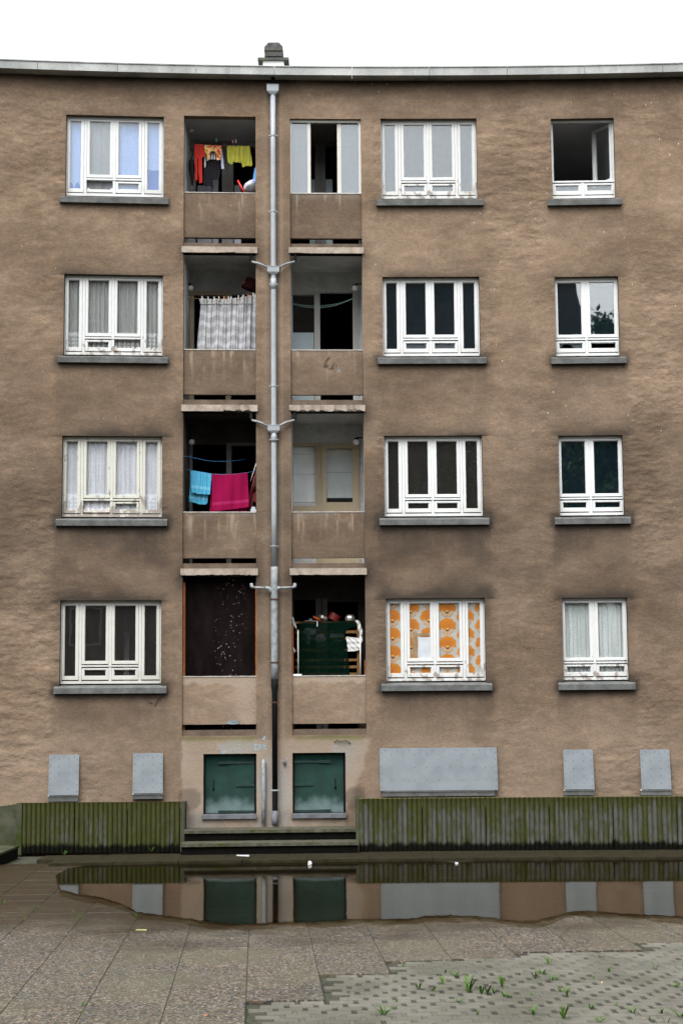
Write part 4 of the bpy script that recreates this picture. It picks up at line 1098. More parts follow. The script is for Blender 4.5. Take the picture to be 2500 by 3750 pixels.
for s in 'lr':
    a, b, z0, z1 = DOOR[s]; w = b - a; uc = (a + b) / 2; mw = TR((uc, F(uc), z0), ang(uc)); hgt = z1 - z0; fl = 1 if s == 'l' else -1
    zs0 = .085
    mb = MB(); mb.box(-w / 2 + .035, w / 2 - .035, .12, .13, zs0, hgt - .035)
    d = mb.build('cellar_hatch', M_HATCH, building, mw); d['label'] = 'green tread-plate hatch rubbed pale along its foot, ' + ('left of the pipe' if s == 'l' else 'right of the pipe')
    mb = MB()
    for xa, xb in ((-w / 2 + .001, -w / 2 + .032), (w / 2 - .032, w / 2 - .001)): mb.box(xa, xb, .10, .16, zs0 - .02, hgt - .001)
    mb.box(-w / 2 + .033, w / 2 - .033, .105, .16, hgt - .03, hgt - .001)
    mb.build('hatch_frame', M_BLACK, d, mw)
    for f in (.86, .505, .10):
        xa, xb = (w / 2 * .22, w / 2 - .036)
        if f != .505: xa = -.02
        mb = MB(); mb.box(min(fl * xa, fl * xb), max(fl * xa, fl * xb), .104, .119, f * hgt - .018, f * hgt + .018)
        for kx in (.3, .6, .9): mb.box(fl * (xa + (xb - xa) * kx) - .008, fl * (xa + (xb - xa) * kx) + .008, .098, .104, f * hgt - .008, f * hgt + .008)
        mb.build('hinge_strap', M_GREENF, d, mw)
    for f in (.86, .10):
        mb = MB(); xc = -.10 * fl
        mb.box(xc - .105, xc + .105, .085, .119, f * hgt + .004, f * hgt + .022); mb.box(xc - .105, xc + .105, .085, .119, f * hgt - .022, f * hgt - .004)
        mb.build('slot_vent', M_GREENF, d, mw)
    mb = MB(); xc = -.31 * w * fl; mb.box(xc - .006, xc + .006, .10, .119, .44 * hgt, .60 * hgt); mb.box(xc - .016, xc + .016, .108, .119, .43 * hgt, .47 * hgt)
    mb.build('pull_handle', M_BLACK, d, mw)
    mb = MB(); mb.hexa([(-w / 2 - .02, -.05, -.005), (w / 2 + .005, -.05, -.005), (w / 2 + .005, -.001, -.005), (-w / 2 - .02, -.001, -.005), (-w / 2 - .02, -.05, .062), (w / 2 + .005, -.05, .062), (w / 2 + .005, -.001, .07), (-w / 2 - .02, -.001, .07)])
    mb.box(-w / 2 + .002, w / 2 - .002, 0, .16, .0, .074)
    mb.build('hatch_sill', M_LEAD, d, mw)

M_LEADS = simple('dull_screw_heads', (.03, .034, .037), .6)
def shutter(xl0, xr0, yt, xl1, xr1, yb, ysill, sx0, sx1, nx, nz, label, ledge=False):
    a, b = (P(xl0, yt)[0] + P(xl1, yb)[0]) / 2, (P(xr0, yt)[0] + P(xr1, yb)[0]) / 2
    xm_ = (xl0 + xr0) / 2; zt, zb, zs_ = P(xm_, yt, .03)[1], P(xm_, yb, .13)[1], P(xm_, ysill, .10)[1]
    uc = (a + b) / 2; mw = TR((uc, F(uc), zb), ang(uc)); w, h = b - a, zt - zb
    v0, v1 = .025, .135
    mb = MB()
    mb.hexa([(-w / 2, -v1, 0), (w / 2, -v1, 0), (w / 2, -v1 + .012, 0), (-w / 2, -v1 + .012, 0), (-w / 2, -v0, h), (w / 2, -v0, h), (w / 2, -v0 + .012, h), (-w / 2, -v0 + .012, h)])
    o = mb.build('sheet_metal_shutter', M_METAL, building, mw); o['label'] = label
    mb = MB()
    for sx_ in (-1, 1):
        xa = sx_ * (w / 2 - .012)
        mb.hexa([(xa - .004, -v1 + .0125, .004), (xa + .004, -v1 + .0125, .004), (xa + .004, -.001, .004), (xa - .004, -.001, .004), (xa - .004, -v0 + .0125, h - .004), (xa + .004, -v0 + .0125, h - .004), (xa + .004, -.001, h - .004), (xa - .004, -.001, h - .004)])
    mb.build('side_cheek', M_METAL, o, mw)
    mb = MB()
    def screw(x, t_):
        v = v1 + (v0 - v1) * t_; M = Matrix.Translation((x, -v, t_ * h)) @ Matrix.Rotation(PI / 2, 4, 'X')
        mb.lathe([(.008, 0), (.008, .002), (.004, .004)], 6, M)
    for i in range(nx):
        for j in range(nz): screw(-w / 2 + w * (i + 1) / (nx + 1), (j + .8) / (nz + .35))
    for j in range(6):
        for x in (-w / 2 + .03, w / 2 - .03): screw(x, (j + .5) / 6.2)
    for i in range(nx + 1): screw(-w / 2 + w * (i + .5) / (nx + 1), .94)
    mb.smooth = False
    sc_ = mb.build('screws', M_LEADS, o, mw); sc_['kind'] = 'stuff'
    sa, sb = P(sx0, ysill, .1)[0] - uc, P(sx1, ysill, .1)[0] - uc
    MB().box(sa, sb, -.10, -.001, zs_ - zb, -.022).build('shutter_sill', M_SILL, o, mw)
    MB().box(sa, sb, -.108, -.001, -.021, -.004).build('sill_strip', M_GLOBE, o, mw)
shutter(114.4, 184.6, 1733.5, 111.8, 180.4, 1826, 1841, 109, 178.5, 2, 5, 'grey sheet-metal shutter over a cellar window, far left')
shutter(307.3, 376, 1730, 304, 373.5, 1822, 1835, 303, 373.5, 2, 5, 'grey sheet-metal shutter over a cellar window, above the left planter end')
shutter(871.2, 1139.5, 1717.5, 872.2, 1141.5, 1815.5, 1828.6, 877.5, 1136, 9, 3, 'wide grey sheet-metal shutter with rows of screws')
shutter(1291.8, 1360, 1721.5, 1293.4, 1362, 1813, 1826.5, 1295, 1364.6, 2, 5, 'small grey sheet-metal shutter right of the wide one')
shutter(1467.6, 1534.7, 1721.5, 1470.2, 1538.8, 1813, 1826.5, 1471, 1541, 2, 5, 'small grey sheet-metal shutter at the right edge')

# ------------------------------------------------------------------ ground: slabs, block paving, puddle
PD = Vector((-.05, 1, 0)).normalized(); PR = Vector((PD.y, -PD.x, 0))
def g3(xd, yd, z=0.0): x, y = G(xd, yd, z); return Vector((x, y, z))
A0 = g3(907.8 / S, 3500 / S); S0 = A0.dot(PR); SL = .65
tpx = lambda xs_, ys_: g3(xs_ / S, ys_ / S).dot(PD)
def pav(s_, t_, z=0.0): q = PR * s_ + PD * t_; return Vector((q.x, q.y, z))
def proj(p):
    d = p - Vector((0, 0, CAM_H)); zz = d.dot(fwd)
    return (IMG_W / 2 + F_PX * d.dot(rt) / zz, IMG_H / 2 - F_PX * d.dot(up) / zz, zz)
bound = {0: tpx(1000, 3664), 1: tpx(1300, 3566), 2: tpx(1530, 3518), 3: tpx(1700, 3510), 4: tpx(1850, 3487), 5: tpx(2050, 3482), 6: tpx(2250, 3454)}
org = {-1: tpx(800, 3621), -2: tpx(550, 3583), -3: tpx(200, 3643), -4: tpx(100, 3487), -5: tpx(0, 3420)}
def brick_limit(ci):
    return -1e9 if ci < 0 else bound.get(min(ci, 6))
def slab_mat():
    t = NT('exposed_aggregate_slab'); p = t.pos(); xyz = t.sep(p)
    q = t.scale(p, (1, .8, 1))
    vc = t.voro(q, 52.0, 'Color'); vd = t.voro(q, 52.0)
    h = t.sep(vc)
    c = t.mix(h[0], (.036, .031, .022), (.120, .103, .078))
    c = t.mix(t.math('GREATER_THAN', h[1], .80), c, (.165, .152, .136))
    c = t.mix(t.math('GREATER_THAN', h[2], .84), c, (.026, .028, .032))
    c = t.mix(t.math('MULTIPLY', t.math('GREATER_THAN', h[1], .3), t.math('LESS_THAN', h[1], .38)), c, (.115, .072, .042))
    c = t.mix(t.map(vd, .5, .85), c, (.020, .018, .015))
    r = t.rnd(); c = t.mix(r, t.mix(1.0, c, (.90, .90, .90), 'MULTIPLY'), t.mix(1.0, c, (1.10, 1.08, 1.03), 'MULTIPLY'))
    big = t.noise(p, .8, 4); c = t.mix(t.map(big, .42, .68, 0, .5), c, (.072, .068, .042))
    stain = t.noise(p, 1.6, 4); c = t.mix(t.map(stain, .62, .78, 0, .5), c, (.03, .027, .024))
    wy = t.math('ADD', xyz[1], t.math('MULTIPLY', t.math('SUBTRACT', t.noise(p, .7, 4, .6), .5), 8.0))
    wy = t.math('ADD', wy, t.math('MULTIPLY', xyz[0], -.12))
    wet = t.map(wy, 16.6, 21.0)
    c = t.mix(t.math('MULTIPLY', wet, .95), c, t.mix(1.0, c, (.24, .185, .085), 'MULTIPLY'))
    t.inp('Base Color', c).inp('Roughness', t.map(wet, 0, 1, .85, .5)).inp('Specular IOR Level', .25)
    t.inp('Normal', t.bump(vd, -.5, .008))
    return t.m
def paver_mat():
    t = NT('grey_grass_paver'); p = t.pos()
    n = t.noise(p, 1.1, 5); f = t.noise(p, 120, 3, .8); m_ = t.noise(p, 7, 4)
    c = t.mix(t.map(n, .35, .65), (.072, .068, .055), (.114, .107, .092))
    c = t.mix(t.map(m_, .50, .72, 0, .55), c, (.056, .068, .036))
    r = t.rnd(); c = t.mix(r, t.mix(1.0, c, (.93,) * 3, 'MULTIPLY'), t.mix(1.0, c, (1.07,) * 3, 'MULTIPLY'))
    c = t.mix(t.map(f, .3, .7), t.mix(1.0, c, (.68,) * 3, 'MULTIPLY'), t.mix(1.0, c, (1.32,) * 3, 'MULTIPLY'))
    t.inp('Base Color', c).inp('Roughness', .95); t.inp('Normal', t.bump(f, .6, .008))
    return t.m
def bed_mat():
    t = NT('mossy_joint_soil'); p = t.pos()
    n = t.noise(p, 1.2, 5); m_ = t.noise(p, 22, 4)
    c = t.mix(t.map(n, .4, .6), (.034, .033, .028), (.050, .053, .034)); c = t.mix(t.map(m_, .35, .7), t.mix(1.0, c, (.6,) * 3, 'MULTIPLY'), c)
    t.inp('Base Color', c).inp('Roughness', 1.0); t.inp('Normal', t.bump(m_, .8, .02))
    return t.m
M_SLABG, M_PAVER, M_BED = slab_mat(), paver_mat(), bed_mat()
gm = MB().add([(-220, -220, -.03), (220, -220, -.03), (220, 220, -.03), (-220, 220, -.03)], [(0, 1, 2, 3)])
ground = tag(gm.build('ground', M_BED), kind='structure')
paving = tag(empty('paving', TR((0, 12, 0))), kind='structure')

def chamfer_block(lx, ly, h, c, seed):
    r = random.Random(seed); mb = MB(); j = lambda: r.uniform(-.001, .001)
    X_, Y_ = lx / 2, ly / 2
    bt = [(-X_, -Y_, -h), (X_, -Y_, -h), (X_, Y_, -h), (-X_, Y_, -h)]
    md_ = [(-X_, -Y_, -c), (X_, -Y_, -c), (X_, Y_, -c), (-X_, Y_, -c)]
    tp = [(-X_ + c, -Y_ + c, j()), (X_ - c, -Y_ + c, j()), (X_ - c, Y_ - c, j()), (-X_ + c, Y_ - c, j())]
    f_ = [(8, 9, 10, 11)]
    for e in range(4): e2 = (e + 1) % 4; f_ += [(e, e2, 4 + e2, 4 + e), (4 + e, 4 + e2, 8 + e2, 8 + e)]
    mb.add(bt + md_ + tp, f_); return mb
slab_me = [chamfer_block(SL - .008, SL - .011, .028, .003, k).mesh('paving_slab', M_SLABG) for k in range(5)]
PROT = math.atan2(PR.y, PR.x)
FARY = 26.75
cells = []
for ci in range(-22, 22):
    o_ = bound.get(min(ci, 6)) if ci >= 0 else org.get(ci, org[-5] + .21 * ci % SL)
    if ci > 6: o_ = bound[6] + (SL * 2 if ci > 14 else 0)
    k0 = int((4 - o_) / SL) - 2
    for k_ in range(k0, 60):
        t0 = o_ + k_ * SL
        if ci >= 0 and t0 < o_ - .01: continue
        s0 = S0 + ci * SL
        c = pav(s0 + SL / 2, t0 + SL / 2)
        if c.y > FARY + .1 or c.y < 4: continue
        u, v_, _z = proj(c); vis = -90 < u < IMG_W + 90 and v_ < IMG_H + 60
        cells.append((vis, c.y, c, s0, t0))
visc = sorted([q for q in cells if q[0]], key=lambda q: q[1])
rest = [q for q in cells if not q[0]] + visc[300:]
for n_, q in enumerate(visc[:300]):
    r = random.Random(n_)
    mw = Matrix.Translation(q[2] + Vector((0, 0, r.uniform(-.001, .001)))) @ Matrix.Rotation(PROT + r.uniform(-.004, .004), 4, 'Z') @ Matrix.Rotation(r.uniform(-.002, .002), 4, 'X')
    link(bpy.data.objects.new('paving_slab', slab_me[n_ % 5]), paving, mw)
mb = MB()
def add_block(mb, base, mw):
    mb.add([mw @ v.co for v in base.vertices], [tuple(p.vertices) for p in base.polygons])
for n_, q in enumerate(rest):
    add_block(mb, slab_me[n_ % 5], Matrix.Translation(q[2] + Vector((0, 0, random.uniform(-.001, .001)))) @ Matrix.Rotation(PROT, 4, 'Z'))
o = mb.build('paving_slabs', M_SLABG, paving); o['kind'] = 'stuff'
M_SAND = concrete('joint_sand', (.026, .026, .020), (.046, .045, .035), (.022, .028, .010), .6, 5)
mb = MB()
for ci in range(-22, 22):
    lo = (bound[min(ci, 6)] + .01 + (SL * 2 if ci > 14 else 0)) if ci >= 0 else 3.5
    a_, b_ = S0 + ci * SL, S0 + (ci + 1) * SL
    mb.add([pav(a_, lo, -.0058), pav(b_, lo, -.0058), pav(b_, 27.2, -.0058), pav(a_, 27.2, -.0058)], [(0, 1, 2, 3)])
o = mb.build('joint_sand', M_SAND, paving); o['kind'] = 'stuff'
# grass pavers: rows of blocks with square planting gaps
BW, BG, BR_ = .195, .043, .149
brick_me = [chamfer_block(BW, BR_ - .012, .028, .005, 50 + k).mesh('brick', M_PAVER) for k in range(5)]
M_FILL = concrete('sandy_moss_fill', (.066, .068, .054), (.098, .096, .080), (.045, .055, .025), .6, 9)
gap_me = [chamfer_block(BG - .002, BR_ - .012, .018, .003, 80 + k) for k in range(2)]
for g_ in gap_me: g_.vertices = [type('V', (), {'co': Vector(q)})() for q in g_.v]; g_.polygons = [type('F', (), {'vertices': q})() for q in g_.f]
bricks = []
tmin = tpx(1250, 3760) - 8; tmax = max(bound.values())
nrow = int((tmax - tmin) / BR_) + 1
gaps = []
for r_ in range(nrow):
    t_ = tmax - (r_ + 1) * BR_ + BR_ / 2
    off = (r_ * .613) % 1.0 * (BW + BG)
    for k_ in range(-2, 60):
        s_ = S0 + k_ * (BW + BG) + off + BW / 2
        ci = int(math.floor((s_ - BW / 2 - S0) / SL)); ci2 = int(math.floor((s_ + BW / 2 - S0) / SL))
        if ci < 0 or s_ > S0 + 22 * SL: continue
        if t_ + BR_ / 2 > min(brick_limit(ci), brick_limit(ci2)) + .012: continue
        c = pav(s_, t_, 0)
        if c.y < 5: continue
        u, v_, _z = proj(c); bricks.append((-60 < u < IMG_W + 60 and v_ < IMG_H + 30, c.y, c, r_, k_))
        gaps.append(pav(s_ + BW / 2 + BG / 2, t_, 0))
vb = sorted([q for q in bricks if q[0]], key=lambda q: q[1])
restb = [q for q in bricks if not q[0]] + vb[300:]
for n_, q in enumerate(vb[:300]):
    r = random.Random(900 + n_)
    mw = Matrix.Translation(q[2] + Vector((0, 0, r.uniform(-.004, .002)))) @ Matrix.Rotation(PROT + r.uniform(-.01, .01), 4, 'Z')
    link(bpy.data.objects.new('brick', brick_me[n_ % 5]), paving, mw)
mb = MB()
for n_, q in enumerate(restb):
    add_block(mb, brick_me[n_ % 5], Matrix.Translation(q[2] + Vector((0, 0, random.uniform(-.004, .002)))) @ Matrix.Rotation(PROT + random.uniform(-.01, .01), 4, 'Z'))
o = mb.build('bricks', M_PAVER, paving); o['kind'] = 'stuff'
# the gaps are filled with sand and moss to a varying height
mb = MB(); mb2 = MB()
for n_, c in enumerate(gaps):
    yy = c.y; full = 1 - float(sstep(13.5, 13.9, np.array(yy)) * (1 - sstep(15.4, 15.8, np.array(yy))))
    filled = random.random() < .12 + .80 * full
    zz = (-.004 if filled else -.014) + random.uniform(-.003, .002)
    add_block(mb2 if filled else mb, gap_me[n_ % 2], Matrix.Translation((c.x, c.y, zz)) @ Matrix.Rotation(PROT, 4, 'Z'))
o = mb.build('gap_soil', M_BED, paving); o['kind'] = 'stuff'
o = mb2.build('gap_sand', M_FILL, paving); o['kind'] = 'stuff'

# puddle
near = [(205, 3203), (223, 3258), (280, 3272), (357, 3283), (420, 3301), (464, 3316), (504, 3340), (589, 3350), (640, 3358), (696, 3364), (734, 3371), (800, 3379), (912, 3384), (990, 3378), (1073, 3376), (1150, 3378), (1270, 3367), (1395, 3366), (1470, 3364), (1531, 3361), (1552, 3354), (1640, 3351), (1735, 3354), (1834, 3364), (1891, 3374), (1960, 3371), (2029, 3356), (2083, 3339), (2140, 3335), (2195, 3338), (2280, 3346), (2360, 3350), (2500, 3357), (2680, 3340), (2820, 3270)]
far_ = [(2850, 3170), (2700, 3133), (2500, 3133), (2200, 3134), (2050, 3134), (1946, 3139), (1860, 3146), (1780, 3151), (1664, 3158), (1580, 3150), (1500, 3143), (1310, 3139), (1200, 3139), (900, 3140), (680, 3143), (600, 3147), (520, 3152), (440, 3156), (344, 3160), (300, 3172), (250, 3180)]
def densify(pts, n, amp):
    out = []
    for (x0, y0), (x1, y1) in zip(pts[:-1], pts[1:]):
        for k_ in range(n):
            f_ = k_ / n; out.append((x0 + (x1 - x0) * f_, y0 + (y1 - y0) * f_ + amp * random.uniform(-1, 1)))
    out.append(pts[-1]); return out
poly = densify(near, 9, 2.4) + densify(far_, 4, .8)
ZW = .0055
bm = bmesh.new(); vs_ = [bm.verts.new(g3(x / S, y / S, ZW)) for x, y in poly]
es = [bm.edges.new((vs_[k_], vs_[(k_ + 1) % len(vs_)])) for k_ in range(len(vs_))]
bmesh.ops.triangle_fill(bm, edges=es, use_beauty=True); bmesh.ops.recalc_face_normals(bm, faces=bm.faces)
for f_ in bm.faces:
    if f_.normal.z < 0: f_.normal_flip()
me = bpy.data.meshes.new('puddle'); bm.to_mesh(me); bm.free()
t = NT('rain_water'); p = t.pos()
gl = t.n.new('ShaderNodeBsdfGlossy'); gl.inputs['Roughness'].default_value = .055; gl.inputs[0].default_value = (.74, .71, .65, 1)
tr = t.n.new('ShaderNodeBsdfTransparent'); tr.inputs[0].default_value = (.42, .34, .20, 1)
fr = t.n.new('ShaderNodeFresnel'); fr.inputs[0].default_value = 1.33
# normal tilted by depth to shift the mirrored planters and doors; water lies flat
geo = t.n.new('ShaderNodeNewGeometry'); y_ = t.sep(geo.outputs['Position'])[1]
tilt = t.math('SUBTRACT', t.map(y_, 23.3, 24.9, .0, .046), t.map(y_, 18.6, 23.3, .0, .046)); tilt.node.name = 'mirror_tilt'
cv = t.n.new('ShaderNodeCombineXYZ'); t.set(cv.inputs[1], tilt)
va = t.n.new('ShaderNodeVectorMath'); va.operation = 'ADD'; t.l.new(geo.outputs['Normal'], va.inputs[0]); t.l.new(cv.outputs[0], va.inputs[1])
vn = t.n.new('ShaderNodeVectorMath'); vn.operation = 'NORMALIZE'; t.l.new(va.outputs[0], vn.inputs[0])
nb = t.bump(t.noise(t.scale(p, (1, .35, 1)), 9, 2), .10, .004, vn.outputs[0])
t.l.new(nb, gl.inputs['Normal'])
mx = t.n.new('ShaderNodeMixShader'); t.l.new(fr.outputs[0], mx.inputs[0]); t.l.new(tr.outputs[0], mx.inputs[1]); t.l.new(gl.outputs[0], mx.inputs[2])
t.l.new(mx.outputs[0], t.out.inputs['Surface'])
me.materials.append(t.m)
puddle = tag(link(bpy.data.objects.new('puddle', me)), kind='structure')
# damp stain on the slabs along the near margin
t = NT('damp_stain'); tr = t.n.new('ShaderNodeBsdfTransparent'); t.set(tr.inputs[0], t.mix(t.map(t.noise(t.pos(), 2.5, 4), .35, .65), (.74, .69, .60), (.86, .83, .78))); t.l.new(tr.outputs[0], t.out.inputs['Surface'])
for k_, (gr, z_) in enumerate(((9, .0046), (22, .0038))):
    up_ = densify(near, 6, 1.5); lo_ = [(x, y + gr * (.55 + .9 * float(fbm(np.array(x * .012 + 5 * k_), np.array(k_ * 2.0), 3))) + random.uniform(-1.5, 1.5)) for x, y in densify(near, 6, 0)]
    mb = MB(); n_ = len(up_)
    mb.add([g3(x / S, (y - 6) / S, z_) for x, y in up_] + [g3(x / S, y / S, z_) for x, y in lo_], [(n_ + i, n_ + i + 1, i + 1, i) for i in range(n_ - 1)])
    o = mb.build('damp_margin', t.m, puddle); o['kind'] = 'stuff'

# kerb slabs in front of the building
M_KERBG = concrete('mossy_kerb', (.012, .0105, .0055), (.025, .021, .0115), (.008, .007, .005), .5, 6, .25, (.018, .020, .006))
kerb = tag(empty('pavement', TR((0, 27, 0))), kind='structure')
for r_, (va_, vb_) in enumerate(((2.42, 1.74), (1.73, .9))):
    x = -4.6 if r_ == 0 else -4.9
    while x < 9.5:
        x1 = x + 1.0
        z_ = .046 - .004 * r_
        mb = MB(); mb.hexa([W(x + .004, va_, -.05), W(x1 - .004, va_, -.05), W(x1 - .004, vb_, -.05), W(x + .004, vb_, -.05), W(x + .004, va_ - .006, z_), W(x1 - .004, va_ - .006, z_), W(x1 - .004, vb_, z_), W(x + .004, vb_, z_)])
        mb.build('kerb_slab', M_KERBG, kerb); x = x1

# steps up to the hatches
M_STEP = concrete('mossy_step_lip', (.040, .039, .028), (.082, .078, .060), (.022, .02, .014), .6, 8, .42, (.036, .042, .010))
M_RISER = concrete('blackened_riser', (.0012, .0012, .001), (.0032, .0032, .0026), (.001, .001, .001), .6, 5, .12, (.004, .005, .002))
xa, xb = G(427, 1950, .07)[0], G(822.5, 1950, .07)[0]
steps = empty('concrete_steps', TR(W((xa + xb) / 2, 1.2, 0)), 'two wide mossy concrete steps below the green hatches', 'steps')
for (v0, zt, vb_) in ((1.24, .222, .60), (.70, .398, .0)):
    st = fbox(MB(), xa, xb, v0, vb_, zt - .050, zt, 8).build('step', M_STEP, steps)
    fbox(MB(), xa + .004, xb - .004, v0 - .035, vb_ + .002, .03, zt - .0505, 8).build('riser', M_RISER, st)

# ribbed concrete planters
def planter_mat():
    t = NT('ribbed_mossy_concrete'); p = t.obj(); s_ = t.sep(p); w_ = t.pos(); r = t.rnd()
    rib = t.math('FLOOR', t.math('ADD', t.math('MULTIPLY', t.sep(w_)[0], 12.5), 0.0))
    wn_ = t.n.new('ShaderNodeTexWhiteNoise'); wn_.noise_dimensions = '1D'; t.l.new(rib, wn_.inputs['W']); rr = wn_.outputs['Value']
    n = t.noise(t.scale(w_, (1, 1, .45)), 3.2, 5, .6); n2 = t.noise(t.scale(w_, (1, 1, .3)), 11, 4); f = t.noise(w_, 70, 3, .7)
    grey = t.mix(n2, (.040, .041, .036), (.092, .092, .083))
    g1 = t.mix(n2, (.021, .025, .005), (.046, .051, .012))
    mk = t.math('ADD', t.math('ADD', t.math('MULTIPLY', t.math('ADD', n, t.noise(t.scale(w_, (1, 1, .5)), 17, 3)), .52), t.math('MULTIPLY', t.math('SUBTRACT', rr, .5), .22)), t.map(s_[2], .55, .86, 0, .22))
    mk = t.math('ADD', mk, t.map(t.sep(w_)[0], -1.0, .5, .13, 0.0))
    c = t.mix(t.map(mk, .39, .64, 0, .92), grey, g1)
    top = t.math('ADD', t.map(s_[2], .62, .9), t.math('MULTIPLY', t.math('SUBTRACT', n2, .5), .7))
    c = t.mix(t.map(top, .45, 1.1, 0, .7), c, (.022, .018, .005))
    c = t.mix(t.map(t.math('ADD', s_[2], t.math('MULTIPLY', n2, .02)), .862, .885), c, (.095, .095, .042))
    bl = t.math('ADD', s_[2], t.math('MULTIPLY', t.math('SUBTRACT', n2, .5), .20))
    c = t.mix(t.map(bl, .085, .17, 1, 0), c, (.0035, .0035, .0025))
    c = t.mix(t.map(f, .3, .7), t.mix(1.0, c, (.72,) * 3, 'MULTIPLY'), t.mix(1.0, c, (1.28,) * 3, 'MULTIPLY'))
    t.inp('Base Color', c).inp('Roughness', .95).inp('Specular IOR Level', .06); t.inp('Normal', t.bump(f, .5, .008))
    return t.m
M_PLANT = planter_mat()
M_MOSSC = concrete('mossy_smooth_concrete', (.034, .038, .022), (.066, .067, .048), (.014, .014, .010), .5, 2.5, .5, (.024, .034, .006))
def rib_panel(L, h, n, lean=0.0):
    """panel from x=0..L, front face at y=0 towards -y, z 0..h"""
    mb = MB(); pr = []; p_ = L / n
    for k_ in range(n):
        for f_, d in ((.04, .026), (.16, .006), (.34, -.004), (.66, -.004), (.84, .006), (.96, .026)): pr.append((k_ * p_ + f_ * p_, d))
    N = len(pr); b = [(x, y, 0) for x, y in pr] + [(x, y + lean * .0, h) for x, y in pr] + [(pr[0][0], .10, 0), (pr[-1][0], .10, 0), (pr[-1][0], .10, h), (pr[0][0], .10, h)]
    f_ = [(k_, k_ + 1, N + k_ + 1, N + k_) for k_ in range(N - 1)]
    f_ += [tuple(range(N, 2 * N)) + (2 * N + 2, 2 * N + 3), (2 * N + 1, 2 * N, 2 * N + 3, 2 * N + 2), (2 * N, 0, N, 2 * N + 3), (N - 1, 2 * N + 1, 2 * N + 2, 2 * N - 1)]
    mb.add(b, f_); return mb
M_SOIL = simple('planter_soil', (.03, .025, .018), 1.0, .3, 10)
def planter(name, pts, zt, zb, label, L_rib=.081, back=None):
    th = empty(name, TR(pts[0]), label, 'planter')
    for a_, b_ in zip(pts[:-1], pts[1:]):
        d = b_ - a_; L = d.length; n = max(4, int(round(L / L_rib))); rz = math.atan2(d.y, d.x)
        rib_panel(L - .006, zt - zb, n).build('wall_panel', M_PLANT, th, TR((a_.x, a_.y, zb), rz))
    return th
Rp = [W(x, 1.02, 0) for x in [G(824, 1945, .06)[0] + k_ * 1.055 for k_ in range(8)]]
thR = planter('planter', Rp, .915, .045, 'long ribbed concrete planter streaked green, right of the steps')
mb = MB(); x0r = Rp[0].x
mb.hexa([W(x0r - .05, 1.0, .045), W(x0r - .002, 1.0, .045), W(x0r - .002, .01, .045), W(x0r - .05, .01, .045), W(x0r - .05, 1.0, .905), W(x0r - .002, 1.0, .905), W(x0r - .002, .01, .905), W(x0r - .05, .01, .905)])
mb.build('end_panel', M_MOSSC, thR)
fbox(MB(), x0r + .002, Rp[-1].x, .90, .01, .05, .74, 8).build('soil', M_SOIL, thR)
zt_l = .862
pr_ = W(G(424, 1945, .05)[0], .42, 0); pl_ = g3(50, 1960, .03)
Lp = [pl_.lerp(pr_, k_ / 3) for k_ in range(4)]; Lp = [Vector((q.x, q.y, 0)) for q in Lp]
thL = planter('planter', Lp, zt_l, .03, 'shorter ribbed concrete planter thick with moss, left of the steps', .078)
d = (Lp[-1] - Lp[0]).normalized(); nrm = Vector((-d.y, d.x, 0))
def quadbox(mb, p0, p1, w0, w1, z0_, z1_):
    q = [p0 + nrm * w0, p1 + nrm * w0, p1 + nrm * w1, p0 + nrm * w1]
    mb.hexa([Vector((r.x, r.y, z0_)) for r in q] + [Vector((r.x, r.y, z1_)) for r in q]); return mb
e0 = Lp[-1]
quadbox(MB(), e0 + d * .002, e0 + d * .075, .01, .52, .03, zt_l - .004).build('end_panel', M_MOSSC, thL)
quadbox(MB(), Lp[0] - d * .0, Lp[-1], .105, .20, .03, zt_l - .12).build('soil', M_SOIL, thL)
# flat wall continuing to the left, low platform in the corner
quadbox(MB(), Lp[0] - d * .10, Lp[0] - d * .003, -.01, .5, .0, zt_l - .002).build('end_panel', M_MOSSC, thL)
mb = MB(); quadbox(mb, Lp[0] - d * 3.2, Lp[0] - d * .52, .14, .40, -.02, .80)
for k_ in range(5):
    f0, f1 = .52 - .083 * k_, .52 - .083 * (k_ + 1)
    quadbox(mb, Lp[0] - d * f0, Lp[0] - d * f1, .14, .40, -.02, .80 + .045 * ((k_ + .5) / 5) ** 2)
lw = mb.build('low_wall', M_MOSSC); tag(lw, 'smooth green-stained concrete wall running out at the left edge', 'wall')
Ac, Bc = g3(42, 1947, .15), g3(0, 1964, .15); dd_ = (Bc - Ac).normalized(); Cc = Ac + dd_ * 5.0; D_ = Vector((-6, .6, 0))
mb = MB(); q = [Ac, Ac + D_, Cc + D_, Cc]
mb.hexa([Vector((r.x, r.y, -.05)) for r in q] + [Vector((r.x, r.y, .15)) for r in q]); mb.f = mb.f
pf = mb.build('platform', M_RISER); tag(pf, 'low dark concrete platform in the left corner of the yard', 'platform')
mb = MB(); q = [Ac + Vector((.02, 0, 0)), Ac + D_ + Vector((.02, 0, 0)), Cc + D_ + Vector((.02, 0, 0)), Cc + Vector((.02, 0, 0))]
mb.hexa([Vector((r.x, r.y, .1505)) for r in q] + [Vector((r.x, r.y, .185)) for r in q]); mb.build('platform_slab', M_MOSSC, pf)

